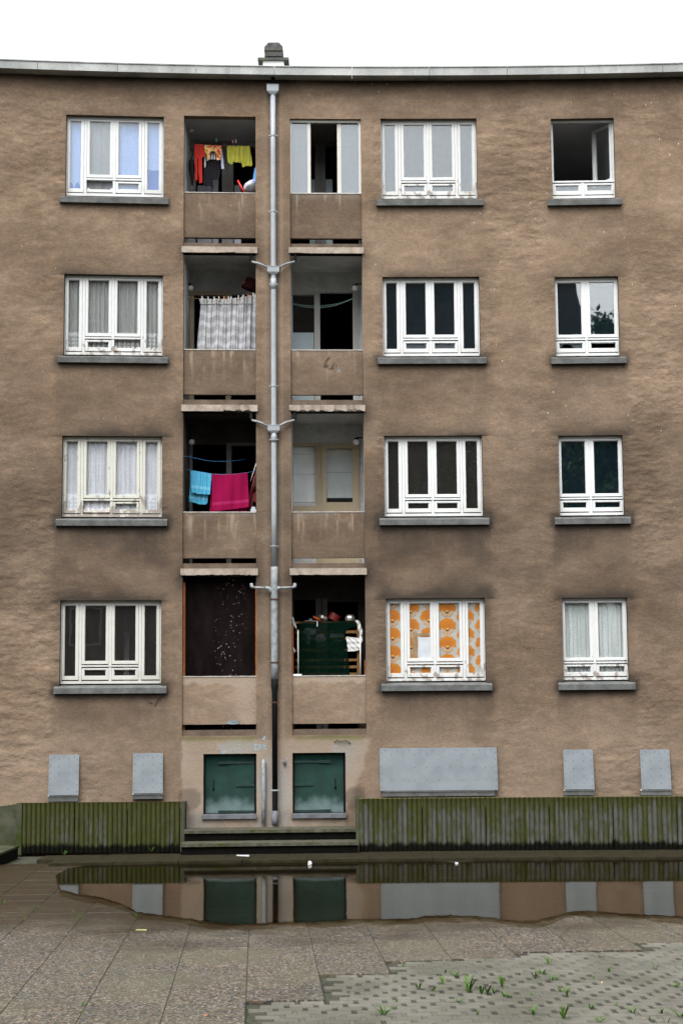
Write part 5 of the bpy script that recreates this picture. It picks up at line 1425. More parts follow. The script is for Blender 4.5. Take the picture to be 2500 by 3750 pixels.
# ------------------------------------------------------------------ washing and other things on the balconies
def inside(poly, X, Y):
    r = np.zeros_like(X, bool); n = len(poly)
    for k_ in range(n):
        x0, y0 = poly[k_]; x1, y1 = poly[(k_ + 1) % n]
        c = ((y0 > Y) != (y1 > Y)) & (X < (x1 - x0) * (Y - y0) / ((y1 - y0) if y1 != y0 else 1e-9) + x0)
        r ^= c
    return r
def cloth(name, label, cat, poly, v, colfn, to=None, step=.56, fold=None, group=None, mat=None, parent=None):
    """cloth cut to an outline given in photo units, hung v metres from the facade"""
    to = to or (lambda x, y: (x, y))
    pp = [to(*q) for q in poly]; xs_ = [q[0] for q in pp]; ys_ = [q[1] for q in pp]
    gx_ = np.arange(min(xs_), max(xs_) + step, step); gy_ = np.arange(min(ys_), max(ys_) + step, step)
    XX, YY = np.meshgrid(gx_, gy_); xm_, ym_ = (gx_[:-1] + gx_[1:]) / 2, (gy_[:-1] + gy_[1:]) / 2
    XM, YM = np.meshgrid(xm_, ym_); kk = inside(pp, XM, YM)
    nx = len(gx_); used = {}; verts, faces, cols = [], [], []
    CC = colfn(XX, YY); FF = fold(XX, YY) if fold else np.zeros_like(XX)
    def vid(j, i):
        if (j, i) not in used:
            used[j, i] = len(verts); x, z = P(XX[j, i], YY[j, i], v); verts.append(W(x, v + FF[j, i], z)); cols.append(CC[j, i])
        return used[j, i]
    for j, i in zip(*np.nonzero(kk)): faces.append((vid(j + 1, i), vid(j + 1, i + 1), vid(j, i + 1), vid(j, i)))
    me = bpy.data.meshes.new(name); me.from_pydata(verts, [], faces); me.polygons.foreach_set('use_smooth', [True] * len(faces))
    a_ = me.attributes.new('Col', 'FLOAT_COLOR', 'POINT'); a_.data.foreach_set('color', np.array([(*c, 1.) for c in cols], np.float32).ravel())
    me.materials.append(mat or M_CLOTH); me.update()
    o = link(bpy.data.objects.new(name, me), parent)
    md = o.modifiers.new('thickness', 'SOLIDIFY'); md.thickness = .005
    if parent is None: tag(o, label, cat, group)
    return o
def C3(rgb): return lambda X, Y: np.broadcast_to(np.array(rgb, float), X.shape + (3,)).copy()
def folds(k_, amp, ph=0): return lambda X, Y: amp * np.sin(X * k_ + ph + .25 * np.sin(Y * .11)) + amp * .6 * np.sin(X * k_ * 2.3 + Y * .05)
def line(name, label, pts, v, r, mat, cat='clothes line', group=None):
    mb = MB(); mb.smooth = True; P3 = []
    for (x, y), vv in zip(pts, v if isinstance(v, list) else [v] * len(pts)):
        q = P(x, y, vv); P3.append(W(q[0], vv, q[1]))
    mb.tube(P3, r, 5); o = mb.build(name, mat); tag(o, label, cat, group); return o
def sag(x0, y0, x1, y1, s_, n=10): return [(x0 + (x1 - x0) * k_ / n, y0 + (y1 - y0) * k_ / n + s_ * 4 * (k_ / n) * (1 - k_ / n)) for k_ in range(n + 1)]
M_WIRE = simple('grey_line', (.12, .12, .12), .7); M_BLUEL = simple('blue_line', (.03, .17, .36), .6); M_GREENL = simple('pale_green_line', (.10, .17, .16), .6); M_YELL = simple('yellow_line', (.28, .20, .03), .6)
Z4 = lambda x, y: (420.2 + .112 * x, 263.4 + .112 * y)
line('clothes_line', 'thin line holding red and yellow clothes on the top left balcony', [Z4(*q) for q in sag(20, 600, 1485, 640, 14)], -.45, .003, M_WIRE)
cloth('trousers', 'bright red trousers hanging folded on the top left balcony', 'trousers', [(235, 605), (415, 605), (440, 740), (465, 840), (405, 872), (393, 900), (398, 1300), (400, 1400), (335, 1405), (322, 1150), (312, 880), (302, 885), (300, 1340), (246, 1348), (243, 880), (230, 872)], -.45, C3((.40, .030, .022)), Z4, fold=folds(.9, .006))
def tie(X, Y):
    n = fbm(X * .35, Y * .35, 4); n2 = fbm(X * .22 + 9, Y * .22, 3)
    c = lerp3(sstep(.45, .60, n2 + .012 * (X - 490)), (.46, .28, .05), (.36, .03, .025)); return lerp3(sstep(.56, .66, n) , c, (.74, .50, .28))
cloth('t_shirt', 'tie-dyed yellow and red shirt beside the red trousers', 'shirt', [(440, 625), (800, 632), (790, 760), (772, 925), (700, 930), (690, 840), (660, 760), (600, 745), (555, 780), (535, 930), (500, 905), (485, 800), (445, 755)], -.44, tie, Z4, fold=folds(.7, .006))
def strp(X, Y): return np.where((np.sin(X * 1.15) > 0)[..., None], np.array((.55, .55, .54)), np.array((.012, .012, .02)))
cloth('striped_garment', 'black and white striped garment behind the tie-dyed shirt', 'garment', [(430, 830), (480, 790), (560, 770), (690, 780), (690, 920), (550, 920), (480, 960), (455, 1095), (430, 1095)], -.50, strp, Z4, fold=folds(.8, .005))
cloth('sleeve_garment', 'pale grey-blue sleeve hanging beside the tie-dyed shirt', 'garment', [(778, 780), (805, 740), (825, 900), (845, 1110), (790, 1112), (785, 1000), (770, 930)], -.49, C3((.36, .40, .50)), Z4, fold=folds(1.2, .004))
cloth('trousers', 'black trousers hanging below the tie-dyed shirt', 'trousers', [(480, 935), (775, 930), (780, 1100), (740, 1330), (620, 1330), (600, 1470), (420, 1460), (430, 1120), (470, 1100)], -.53, lambda X, Y: lerp3(fbm(X * .3, Y * .2), (.006, .006, .008), (.022, .02, .026)), Z4, fold=folds(.7, .008))
def yel(seed): return lambda X, Y: lerp3(sstep(.70, .74, fbm(X * .30 + seed, Y * .30)), lerp3(fbm(X * .5, Y * .1 + seed), (.24, .25, .030), (.35, .355, .06)), (.55, .16, .02))
cloth('t_shirt', 'yellow-green shirt with a small print, left of two', 'shirt', [(905, 640), (1125, 640), (1165, 760), (1185, 985), (1100, 975), (1020, 968), (1025, 1015), (985, 1020), (915, 970), (905, 800)], -.45, yel(3), Z4, fold=folds(.6, .008))
cloth('t_shirt', 'yellow-green shirt with an orange patch, right of two', 'shirt', [(1130, 640), (1365, 645), (1390, 800), (1425, 1030), (1390, 1060), (1290, 1050), (1225, 1085), (1190, 960), (1165, 770)], -.44, yel(41), Z4, fold=folds(.55, .009, 2))
# umbrella
mb = MB(); mb.smooth = True
q = [P(*Z4(*k_), -.40) for k_ in ((175, 905), (195, 1460), (190, 1600))]; b0, b1, b2 = [W(k_[0], -.40, k_[1]) for k_ in q]
mb.tube([b0 + (b1 - b0) * f_ for f_ in (0, .06, .2, .4, .55, .75, .95, 1)], [.012, .045, .058, .055, .046, .034, .012, .008], 10)
um = mb.build('umbrella', M_BLACK); tag(um, 'folded black umbrella hanging at the left of the top left balcony', 'umbrella')
mb = MB(); mb.smooth = True; mb.tube([b1, b2], .006, 6); mb.build('tip', M_LEAD, um)
mb = MB(); mb.smooth = True; mb.tube([b0, b0 + Vector((.03, 0, .08)), b0 + Vector((.03, 0, .15)), b0 + Vector((.01, 0, .175)), b0 + Vector((-.01, 0, .15))], .009, 7); mb.build('handle', M_BLACK, um)
# bag, rod
bm = bmesh.new(); bmesh.ops.create_icosphere(bm, subdivisions=4, radius=1)
cb = P(*Z4(1430, 1450), -.30); me = bpy.data.meshes.new('plastic_bag')
cols = []
for v_ in bm.verts:
    n = float(fbm(np.array(v_.co.x * 2.2 + 3), np.array(v_.co.z * 2.2 + v_.co.y))); v_.co *= (.82 + .4 * n)
    f_ = float(fbm(np.array(v_.co.x * 3 + 9), np.array(v_.co.z * 3)))
    cols.append((.03, .09, .38, 1) if (v_.co.x > .0 and v_.co.z > -.15 + .35 * f_ and f_ < .62) else (.36, .38, .42, 1))
    v_.co = Vector((v_.co.x * .17, v_.co.y * .14, v_.co.z * .10))
    v_.co.z += .35 * v_.co.x
bm.to_mesh(me); bm.free(); me.polygons.foreach_set('use_smooth', [True] * len(me.polygons))
a_ = me.attributes.new('Col', 'FLOAT_COLOR', 'POINT'); a_.data.foreach_set('color', np.array(cols, np.float32).ravel()); me.materials.append(M_CLOTH)
o = link(bpy.data.objects.new('plastic_bag', me), None, TR(W(cb[0], -.30, cb[1]))); tag(o, 'white and blue plastic bag bulging above the top left parapet', 'bag')
cloth('cloth', 'light blue cloth edge at the right of the top left balcony', 'cloth', [(1470, 1100), (1500, 1080), (1500, 1330), (1440, 1325), (1445, 1260)], -.36, C3((.10, .30, .62)), Z4, fold=folds(1, .004))
M_REDP = simple('red_plastic', (.62, .015, .012), .4, .06, 4, spec=.5)
q0, q1 = P(*Z4(1122, 1345), -.25), P(*Z4(1275, 1625), -.25); mb = MB(); mb.smooth = True
mb.tube([W(q0[0], -.25, q0[1]), W(q1[0], -.25, q1[1])], [.014, .019], 10); o = mb.build('broom_handle', M_REDP); tag(o, 'red plastic handle leaning in the top left balcony', 'handle')
for n_, (x, y, c) in enumerate(((685, 520, (.05, .30, .33)), (1022, 545, (.42, .16, .20)), (1090, 535, (.45, .38, .38)))):
    q = P(*Z4(x, y), -.46); mb = MB(); mb.box(-.006, .006, -.008, .008, -.04, .035)
    o = mb.build('clothes_peg', simple('peg_colour', c, .6)); o.location = W(q[0], -.46, q[1]); tag(o, ('turquoise peg above the tie-dyed shirt', 'pink peg above the yellow-green shirts', 'pale pink peg above the yellow-green shirts')[n_], 'clothes peg')
line('clothes_line', 'upper thin line with three loose pegs on the top left balcony', [Z4(*q) for q in sag(20, 510, 1485, 530, 10)], -.46, .0022, M_WIRE)

# hanging grey curtain, row 3 left
K3 = lambda x, y: (407.7 + .28 * x, 564.5 + .28 * y)
def cur(X, Y):
    u, w_ = X * .105, Y * .27 + 2.2 * np.abs(np.mod(X * .028, 1) - .5) * 2 + fbm(X * .3, Y * .3) * 1.2
    band = sstep(.15, .55, np.sin(w_) * .5 + .5 * fbm(X * .5, Y * .5 + 5)); c = lerp3(band, (.26, .265, .275), (.37, .375, .40))
    stain = sstep(.5, .72, fbm(X * .08, Y * .05 + 50)); c = lerp3(.35 * stain, c, (.20, .20, .19))
    top = Y < K3(0, 482)[1] - .02 * (X - 458) + .5 * np.sin(X * .8); c = np.where(top[..., None], lerp3(fbm(X * .6, Y * .2), (.22, .22, .22), (.34, .34, .34)), c)
    edge = np.abs(Y - (K3(0, 484)[1] - .02 * (X - 458) + .8 * np.sin(X * .35))) < .5; return np.where(edge[..., None], np.array((.04, .045, .05)), c)
def curf(X, Y):
    r = .018 * np.sin(X * .42 + .6 * np.sin(X * .13)) + .010 * np.sin(X * 1.1 + Y * .03)
    rt_ = sstep(545, 580, X); return r * (1 + .8 * rt_) + .012 * np.sin(Y * .05 + X * .2) + np.where(Y < K3(0, 482)[1], .012, 0)
cloth('curtain', 'grey patterned curtain pegged out to dry on a balcony', 'curtain', [(180, 432), (250, 438), (420, 436), (520, 425), (640, 400), (655, 400), (655, 868), (160, 868), (178, 640), (190, 490)], -.28, cur, K3, fold=curf, step=.62)
line('clothes_line', 'line from which the grey patterned curtain hangs', [K3(*q) for q in ((45, 400), (110, 425), (180, 436), (250, 440), (420, 437), (520, 427), (600, 410), (655, 398))], -.285, .003, M_YELL)
ORD = ['first', 'second', 'third', 'fourth', 'fifth', 'sixth', 'seventh', 'eighth', 'ninth', 'tenth', 'last']
for n_, X in enumerate((203, 252, 302, 340, 383, 418, 440, 500, 538, 580, 620)):
    Yt = np.interp(X, [180, 250, 420, 520, 640], [420, 426, 424, 414, 392]); q = P(*K3(X, Yt), -.262)
    c = (.42, .40, .37) if n_ not in (4, 9) else ((.45, .18, .08) if n_ == 4 else (.40, .05, .03))
    mb = MB(); mb.box(-.009, -.002, -.006, .006, -.045, .022); mb.box(.002, .009, -.006, .006, -.045, .022); mb.box(-.0021, .0021, -.004, .004, -.012, -.004)
    o = mb.build('clothes_peg', simple('peg_wood', c, .7)); o.location = W(q[0], -.262, q[1]); o.rotation_euler = (0, random.uniform(-.12, .12), 0)
    tag(o, 'orange peg on the grey curtain' if n_ == 4 else ('red peg on the grey curtain' if n_ == 9 else ORD[n_] + ' peg from the left on the hanging grey curtain'), 'clothes peg', 'pegs along the grey curtain')
q = P(*K3(600, 318), -.9); mb = MB()
mb.lathe([(.10, -.11), (.155, -.10), (.12, .10), (.05, .12)], 12, Matrix.Rotation(.35, 4, 'Y')); o = mb.build('lamp_shade', simple('dark_red_fabric', (.05, .008, .006), .8)); o.location = W(q[0], -.9, q[1]); tag(o, 'dark red shade-like basket hanging above the grey curtain', 'basket')
mb = MB(); mb.lathe([(.03, -.03), (.045, 0), (.03, .03)], 10); h_ = mb.build('trim', M_TAPE); h_.parent = o; h_.matrix_basis = Matrix.Translation((-.13, -.06, .03))
# lines row 3 right
line('clothes_line', 'thin pale line drooping across the balcony with the open black door, lower of two', [K3(*q) for q in sag(900, 462, 1458, 422, 66)], -.4, .0035, M_GREENL)
line('clothes_line', 'thin pale line drooping across the balcony with the open black door, upper of two', [K3(*q) for q in sag(900, 458, 1458, 424, 52)], -.45, .003, M_GREENL)
# towels, row 2 left
Z2 = lambda x, y: (420.2 + .112 * x, 1028.6 + .112 * y)
line('clothes_line', 'loose blue line above the two towels', [Z2(*q) for q in ((15, 172), (110, 178), (330, 228), (490, 264), (700, 280), (860, 280), (1100, 258), (1290, 234))], [-.02, -.2, -.3, -.36, -.42, -.48, -.6, -.7], .0032, M_BLUEL)
line('clothes_line', 'blue line holding the blue and magenta towels', [Z2(*q) for q in ((20, 430), (160, 462), (600, 535), (830, 548), (1100, 535), (1330, 505), (1500, 475))], -.34, .0032, M_BLUEL)
def towel(base, band, bandlines):
    def f(X, Y):
        n = fbm(X * .8, Y * .8, 3); c = lerp3(n, [q * .86 for q in base], [q * 1.12 for q in base])
        for (x0, y0, x1, y1, hw) in bandlines:
            k_ = np.abs(Y - (y0 + (y1 - y0) * (X - x0) / (x1 - x0))) < hw; c = np.where(k_[..., None], np.array(band), c)
        return c
    return f
bl = lambda *q: (*Z2(q[0], q[1]), *Z2(q[2], q[3]), q[4] * .112)
cloth('towel', 'sky blue towel over the line on the balcony', 'towel', [(158, 462), (230, 468), (600, 535), (580, 700), (555, 950), (530, 960), (300, 948), (240, 925), (185, 915), (172, 800), (165, 620)], -.31, towel((.06, .27, .42), (.12, .34, .47), [bl(185, 790, 560, 840, 32)]), Z2, fold=folds(.55, .008))
o = bpy.data.objects['towel']
b2_ = cloth('back_fold', '', '', [(160, 470), (560, 530), (520, 950), (505, 1120), (470, 1165), (330, 1158), (220, 1120), (130, 1105), (130, 1010), (150, 700)], -.37, towel((.055, .26, .40), (.11, .32, .45), [bl(135, 1010, 510, 1050, 22)]), Z2, fold=folds(.5, .007), parent=o)
cloth('towel', 'magenta towel over the line on the balcony', 'towel', [(595, 535), (830, 549), (1100, 536), (1325, 505), (1335, 700), (1350, 1000), (1352, 1215), (1000, 1262), (700, 1300), (640, 1298), (610, 1270), (600, 900)], -.31, towel((.19, .002, .038), (.24, .012, .07), [bl(620, 1150, 1350, 1085, 30)]), Z2, fold=lambda X, Y: .005 * np.sin(X * .2 + .02 * Y) + .010 * np.sin(X * .085 + Y * .05 + 1) + .006 * sstep(1075, 1090, Y) * np.sin(X * .3))
o = bpy.data.objects['towel.001']
cloth('back_fold', '', '', [(592, 540), (700, 548), (1300, 520), (1310, 1345), (560, 1345), (548, 1300), (575, 1000)], -.37, towel((.17, .002, .034), (.2, .006, .05), []), Z2, fold=folds(.3, .008), parent=o)
M_DRED = simple('dark_red_enamel', (.10, .004, .004), .45, .1, 6, spec=.4)
root = empty('folding_frame', TR(W(*(lambda q: (q[0], -.5, BAL[2][1]))(P(*Z2(1420, 1300), -.5)))), 'dark red folding frame leaning in the corner beside the magenta towel', 'frame')
def tubeZ(name, pts, v, r, mat, parent=None, f=Z2):
    mb = MB(); mb.smooth = True; mb.tube([W(*(lambda q: (q[0], v, q[1]))(P(*f(*k_), v))) for k_ in pts], r, 8); return mb.build(name, mat, parent)
tubeZ('tube', [(1500, 500), (1420, 800), (1370, 1050), (1340, 1450)], -.42, .018, M_DRED, root)
tubeZ('tube', [(1500, 640), (1440, 900), (1400, 1450)], -.5, .016, M_DRED, root)
mb = MB(); qa = [P(*Z2(*k_), -.46) for k_ in ((1395, 960), (1520, 890), (1520, 1130), (1440, 1100), (1400, 1340), (1335, 1340))]
mb.add([W(k_[0], -.46, k_[1]) for k_ in qa] + [W(k_[0], -.48, k_[1]) for k_ in qa], [(5, 4, 3, 0), (0, 3, 2, 1), (11, 6, 9, 10), (6, 7, 8, 9)] + [(k_, (k_ + 1) % 6, 6 + (k_ + 1) % 6, 6 + k_) for k_ in range(6)]); mb.build('seat_panel', M_DRED, root)
o = tubeZ('pole', [(1508, 300), (1385, 690)], -.38, .007, M_GLOBE); tag(o, 'thin silver pole leaning above the red folding frame', 'pole')
mb = MB(); q = P(*Z2(1450, 1300), -.3); mb.box(-.05, .06, -.05, .05, -.06, .035); mb.box(-.035, .03, -.04, .04, .035, .075); o = mb.build('plastic_tub', M_WHITEG); o.location = W(q[0], -.3, q[1]); tag(o, 'small grey-white tub on the floor behind the parapet beside the towels', 'tub')
line('clothes_line', 'faint yellow line across the balcony with white blinds', [(407.7 + .28 * x, 928.3 + .28 * y) for x, y in sag(935, 408, 1528, 378, 12)], -.5, .0028, M_YELL)

# rack, netting and pans, row 1 right
Z1 = lambda x, y: (658.6 + .12 * x, 1379.8 + .12 * y)
def P1(x, y, v): q = P(*Z1(x, y), v); return W(q[0], v, q[1])
M_SLAT = simple('yellowed_pine', (.115, .056, .016), .7, .2, 16)
RV = -.40
rack = empty('slatted_rack', TR(Vector((P1(780, 1500, RV).x, P1(780, 1500, RV).y, BAL[1][1]))), 'tall pine slatted rack behind green netting', 'rack')
for (y0, y1, xr) in ((398, 440, 1340), (570, 630, 1340), (700, 750, 1340), (920, 970, 1345), (1108, 1165, 1352), (1240, 1300, 1355), (1378, 1435, 1358)):
    a_, b_ = P1(165, y1, RV), P1(xr, y0, RV); MB().box(a_.x, b_.x, a_.y - .009, a_.y + .009, a_.z, b_.z).build('slat', M_SLAT, rack)
for x in (1362,):
    a_, b_ = P1(x - 18, 1460, RV), P1(x + 18, 420, RV); MB().box(a_.x, b_.x, a_.y - .045, a_.y - .0095, BAL[1][1] + .003, b_.z).build('post', M_SLAT, rack)
a_ = P1(150, 430, RV); b_ = P1(1355, 385, RV - .3); MB().box(a_.x, b_.x, a_.y + .0095, a_.y + .34, P1(700, 400, RV).z - .02, P1(700, 396, RV).z).build('top_board', M_SLAT, rack)
for (x, nm, lb) in ((216, 'tent_pole', 'thin white pole at the left of the green netting'), (1406, 'tent_pole', 'thin white pole at the right of the green netting')):
    o = tubeZ(nm, [(x - 2, 560 if x < 800 else 640), (x + 2, 1500)], -.30, .011, M_GLOBE, None, Z1); tag(o, lb, 'pole')
t = NT('green_netting'); p = t.pos()
tr = t.n.new('ShaderNodeBsdfTransparent'); df = t.n.new('ShaderNodeBsdfDiffuse'); t.set(df.inputs[0], t.attr('Col', 'Color'))
mx = t.n.new('ShaderNodeMixShader'); t.set(mx.inputs[0], t.map(t.noise(p, 3.5, 4), .3, .7, .50, .78)); t.l.new(tr.outputs[0], mx.inputs[1]); t.l.new(df.outputs[0], mx.inputs[2]); t.l.new(mx.outputs[0], t.out.inputs['Surface'])
M_NET = t.m
cloth('netting', 'dark green shade netting hung over the pine rack', 'netting', [(232, 402), (1090, 385), (1342, 385), (1342, 495), (1150, 540), (1110, 680), (1130, 860), (1160, 1000), (1190, 1200), (1200, 1460), (240, 1460)], -.345, lambda X, Y: lerp3(fbm(X * .12, Y * .3), (.0014, .0058, .0036), (.0026, .012, .0072)), Z1, fold=folds(.22, .005), mat=M_NET)
for n_, (cx_, cy_, rx, rz) in enumerate(((430, 590, 130, 70), (645, 720, 95, 85), (960, 690, 140, 95), (400, 740, 50, 100))):
    c0 = P1(cx_, cy_, -.372); k_ = .00091
    bm = bmesh.new(); bmesh.ops.create_icosphere(bm, subdivisions=3, radius=1)
    for v_ in bm.verts:
        f_ = .8 + .4 * float(fbm(np.array(v_.co.x * 2 + n_ * 7), np.array(v_.co.z * 2))); v_.co = Vector((v_.co.x * rx * k_ * f_, v_.co.y * .008, v_.co.z * rz * k_ * f_))
    me = bpy.data.meshes.new('plastic_bag'); bm.to_mesh(me); bm.free(); me.polygons.foreach_set('use_smooth', [True] * len(me.polygons)); me.materials.append(M_WHITEG)
    o = link(bpy.data.objects.new('plastic_bag', me), None, TR(c0)); tag(o, ('pale bag showing through the netting, upper left', 'round pale bag showing through the middle of the netting', 'pale bag showing through the netting at its right', 'slim pale bag showing low through the left of the netting')[n_], 'bag')
M_STEEL = simple('dull_steel', (.55, .55, .55), .32, .05, 5, metal=.9); M_ORG = simple('orange_enamel', (.50, .10, .015), .4, .08, 5, spec=.5)
def pan(name, lb, cat, prof, c, tilt, mat, ax='Y'):
    mb = MB(); mb.smooth = False; mb.lathe(prof, 18); o = mb.build(name, mat, None, Matrix.Translation(c) @ Matrix.Rotation(tilt, 4, ax)); tag(o, lb, cat); return o
ktop = P1(700, 396, RV).z + .002; UV = -.50
def at1(x): q = P1(x, 396, UV); return Vector((q.x, q.y, ktop))
o = pan('pan_lid', 'silver pan lid lying on the rack', 'lid', [(.125, 0), (.128, .006), (.10, .02), (.03, .03)], at1(455), 0, M_STEEL)
mb = MB(); mb.lathe([(.012, .03), (.012, .04), (.03, .045), (.03, .052)], 10); mb.build('knob', M_STEEL, o, WORLD[o.name])
pan('frying_pan', 'orange enamel pan tilted behind the pan lid', 'pan', [(.075, 0), (.09, .03), (.092, .032), (.08, .03)], at1(575) + Vector((0, .05, .045)), .42, M_ORG)
pan('saucepan', 'steel pan tipped on the orange pan', 'pan', [(.085, 0), (.088, .045), (.09, .047), (.08, .045)], at1(695) + Vector((0, .06, .055)), .40, M_STEEL)
o = pan('saucepan', 'dark red pot tipped over on the rack', 'pot', [(.10, 0), (.105, .12), (.11, .122), (.10, .12)], at1(900) + Vector((-.02, .08, .03)), .48, M_DRED)
pan('cooking_pot', 'round-bellied steel pot standing at the right end of the rack', 'pot', [(.07, 0), (.088, .02), (.092, .06), (.082, .085), (.066, .098), (.07, .115), (.072, .118), (.06, .116)], at1(1208), 0, M_STEEL)
wh = lambda X, Y: lerp3(fbm(X * .5, Y * .2), (.36, .36, .35), (.52, .52, .51))
cloth('cloth', 'crumpled white cloth tied at the right end of the rack', 'cloth', [(1130, 690), (1200, 695), (1360, 715), (1440, 640), (1450, 760), (1400, 850), (1395, 940), (1300, 968), (1170, 970), (1150, 820)], -.30, wh, Z1, fold=lambda X, Y: .005 * np.sin((X - Y) * .5) + .003 * np.sin(Y * .5))
cloth('cloth', 'twisted white rag looped over the top right of the rack', 'cloth', [(1300, 380), (1340, 370), (1385, 390), (1410, 460), (1450, 595), (1440, 660), (1400, 665), (1370, 560), (1345, 440)], -.29, wh, Z1, fold=lambda X, Y: .005 * np.sin((X + Y * .3) * .8))
cloth('rag', 'whitish rag tied high at the left side of the rack', 'rag', [(100, 280), (125, 330), (150, 400), (190, 500), (180, 545), (125, 470), (105, 400)], -.24, wh, Z1, fold=lambda X, Y: .01 * np.sin((X + Y) * 1.2))
cloth('rag', 'whitish rag tied low at the left side of the rack', 'rag', [(112, 885), (130, 890), (162, 960), (150, 1000), (125, 960)], -.24, wh, Z1, fold=lambda X, Y: .008 * np.sin((X + Y) * 1.2))
mb = MB(); a_ = P1(118, 1456, -.085); b_ = P1(284, 1420, -.085); mb.box(a_.x, b_.x, a_.y - .03, a_.y + .03, BAL[1][4] + .0105, BAL[1][4] + .0105 + (b_.z - a_.z)); o = mb.build('white_block', M_PLAIN); tag(o, 'small white block lying on the parapet below the netting', 'block')
mb = MB(); a_ = P1(576, 495, -.33); b_ = P1(588, 390, -.33); mb.box(a_.x, b_.x, a_.y - .006, a_.y + .006, a_.z, b_.z); o = mb.build('clothes_peg', M_PLAIN); tag(o, 'white clip hanging at the top of the green netting', 'clip')
# torn sheet caught under the lowest left parapet
mb = MB(); qs = [P(407.7 + .28 * x, 1285.8 + .28 * y, -.02) for x, y in ((392, 1345), (420, 1320), (490, 1316), (508, 1330), (500, 1346), (450, 1350))]
mb.add([W(q[0], -.005 - .01 * (k_ % 2), q[1]) for k_, q in enumerate(qs)] + [W(q[0], -.03, q[1] - .005) for q in qs], [(5, 4, 3, 2), (5, 2, 1, 0), (8, 9, 10, 11), (6, 7, 8, 11)] + [(k_, (k_ + 1) % 6, 6 + (k_ + 1) % 6, 6 + k_) for k_ in range(6)])
o = mb.build('scrap', simple('pale_blue_flaking_board', (.15, .185, .20), .8, .2, 12)); tag(o, 'scrap of pale blue flaking board caught under the lowest left parapet', 'scrap')

# ------------------------------------------------------------------ weeds
def leaf_mat():
    t = NT('weed_leaf'); n = t.noise(t.pos(), 30, 2); c = t.mix(n, (.014, .055, .004), (.045, .115, .011)); c = t.mix(t.rnd(), c, t.mix(1.0, c, (1.7, 1.25, .6), 'MULTIPLY'))
    t.inp('Base Color', c).inp('Roughness', .6); return t.m
M_LEAF = leaf_mat()
def weed_mesh(seed, n, h, spread):
    r = random.Random(seed); mb = MB()
    for k_ in range(n):
        az = r.uniform(0, 2 * PI); L = h * r.uniform(.5, 1.05); w_ = L * r.uniform(.16, .26); lean = r.uniform(.15, spread)
        dv = Vector((math.cos(az), math.sin(az), 0)); sd_ = Vector((-dv.y, dv.x, 0)); st_ = dv * r.uniform(0, .012)
        pts = [st_ + Vector((0, 0, 0)), st_ + dv * L * lean * .35 + Vector((0, 0, L * .45)), st_ + dv * L * lean * .8 + Vector((0, 0, L * .85)), st_ + dv * L * lean * 1.2 + Vector((0, 0, L * (1.0 if lean < .8 else .8)))]
        ws = [w_ * .25, w_ * .9, w_ * .7, .001]; b = []
        for p_, q_ in zip(pts, ws): b += [p_ - sd_ * q_ / 2, p_ + Vector((0, 0, -q_ * .15)), p_ + sd_ * q_ / 2]
        f_ = []
        for i in range(3): f_ += [(3 * i, 3 * i + 1, 3 * i + 4, 3 * i + 3), (3 * i + 1, 3 * i + 2, 3 * i + 5, 3 * i + 4)]
        mb.add(b, f_)
    mb.smooth = True; return mb.mesh('weed', M_LEAF)
wm = {'t': [weed_mesh(k_, 9, .12, .7) for k_ in range(5)], 'l': [weed_mesh(20 + k_, 12, .075, 1.6) for k_ in range(5)], 's': [weed_mesh(40 + k_, 6, .05, 1.2) for k_ in range(4)]}
weeds = []
for (x, y, k_, sc) in ((800, 668, 't', .55), (925, 685, 'l', 1.0), (1240, 682, 't', 1.0), (1355, 705, 't', .85), (1408, 700, 't', .75), (1462, 702, 'l', 1.0), (1040, 527, 't', .45), (1122, 548, 'l', .9), (1020, 622, 't', .62), (1150, 782, 'l', .85), (495, 898, 'l', 1.2), (1538, 645, 't', .8), (1555, 732, 't', .5), (670, 467, 's', .8), (1322, 892, 's', .8), (180, 700, 's', .7), (590, 525, 's', .6), (605, 778, 's', .7)):
    weeds.append((1200 + .4145 * x, 3350 + .4145 * y, k_, sc))
for (x, y, k_, sc) in ((385, 448, 't', .7), (845, 384, 'l', .8), (945, 452, 's', .7), (912, 512, 't', .5), (322, 528, 'l', .8), (256, 572, 't', .55), (412, 588, 'l', .8), (492, 688, 'l', .7), (540, 722, 't', .62), (28, 732, 'l', .75), (12, 600, 's', 1), (1497, 648, 'l', .75), (252, 892, 'l', 1.1), (510, 928, 't', .9), (830, 958, 'l', .9), (752, 842, 'l', .9), (1125, 874, 'l', .8), (1380, 882, 'l', .8), (1316, 487, 's', 1), (1275, 932, 's', 1.0), (972, 817, 't', .4), (1552, 912, 'l', .8), (1424, 962, 's', 1.0), (652, 600, 's', .7), (230, 722, 's', .8), (780, 568, 's', .8), (110, 540, 's', .7), (1500, 470, 's', .5)):
    weeds.append((1850 + .4145 * x, 3350 + .4145 * y, k_, sc))
for (x, y, k_, sc) in ((195, 172, 's', 1.3), (655, 148, 's', 1.1), (1130, 140, 's', 1.1), (692, 866, 's', .9), (666, 934, 's', .7), (25, 24, 's', 1.5), (110, 772, 's', .8), (185, 348, 's', .9), (605, 105, 's', .8), (300, 65, 's', 1.0)):
    weeds.append((.4464 * x, 3300 + .4464 * y, k_, sc))
special = {2: 'biggest upright weed among the pavers, left of a row of three', 3: 'tall thin weed, leftmost of three growing close together in the pavers', 10: 'low spreading weed nearest the left of the paver field', 18: 'upright weed furthest back in the paver field', 31: 'low dark star-shaped weed near the lower edge right of centre', 32: 'slim pointed weed at the lower edge beside the star-shaped one'}
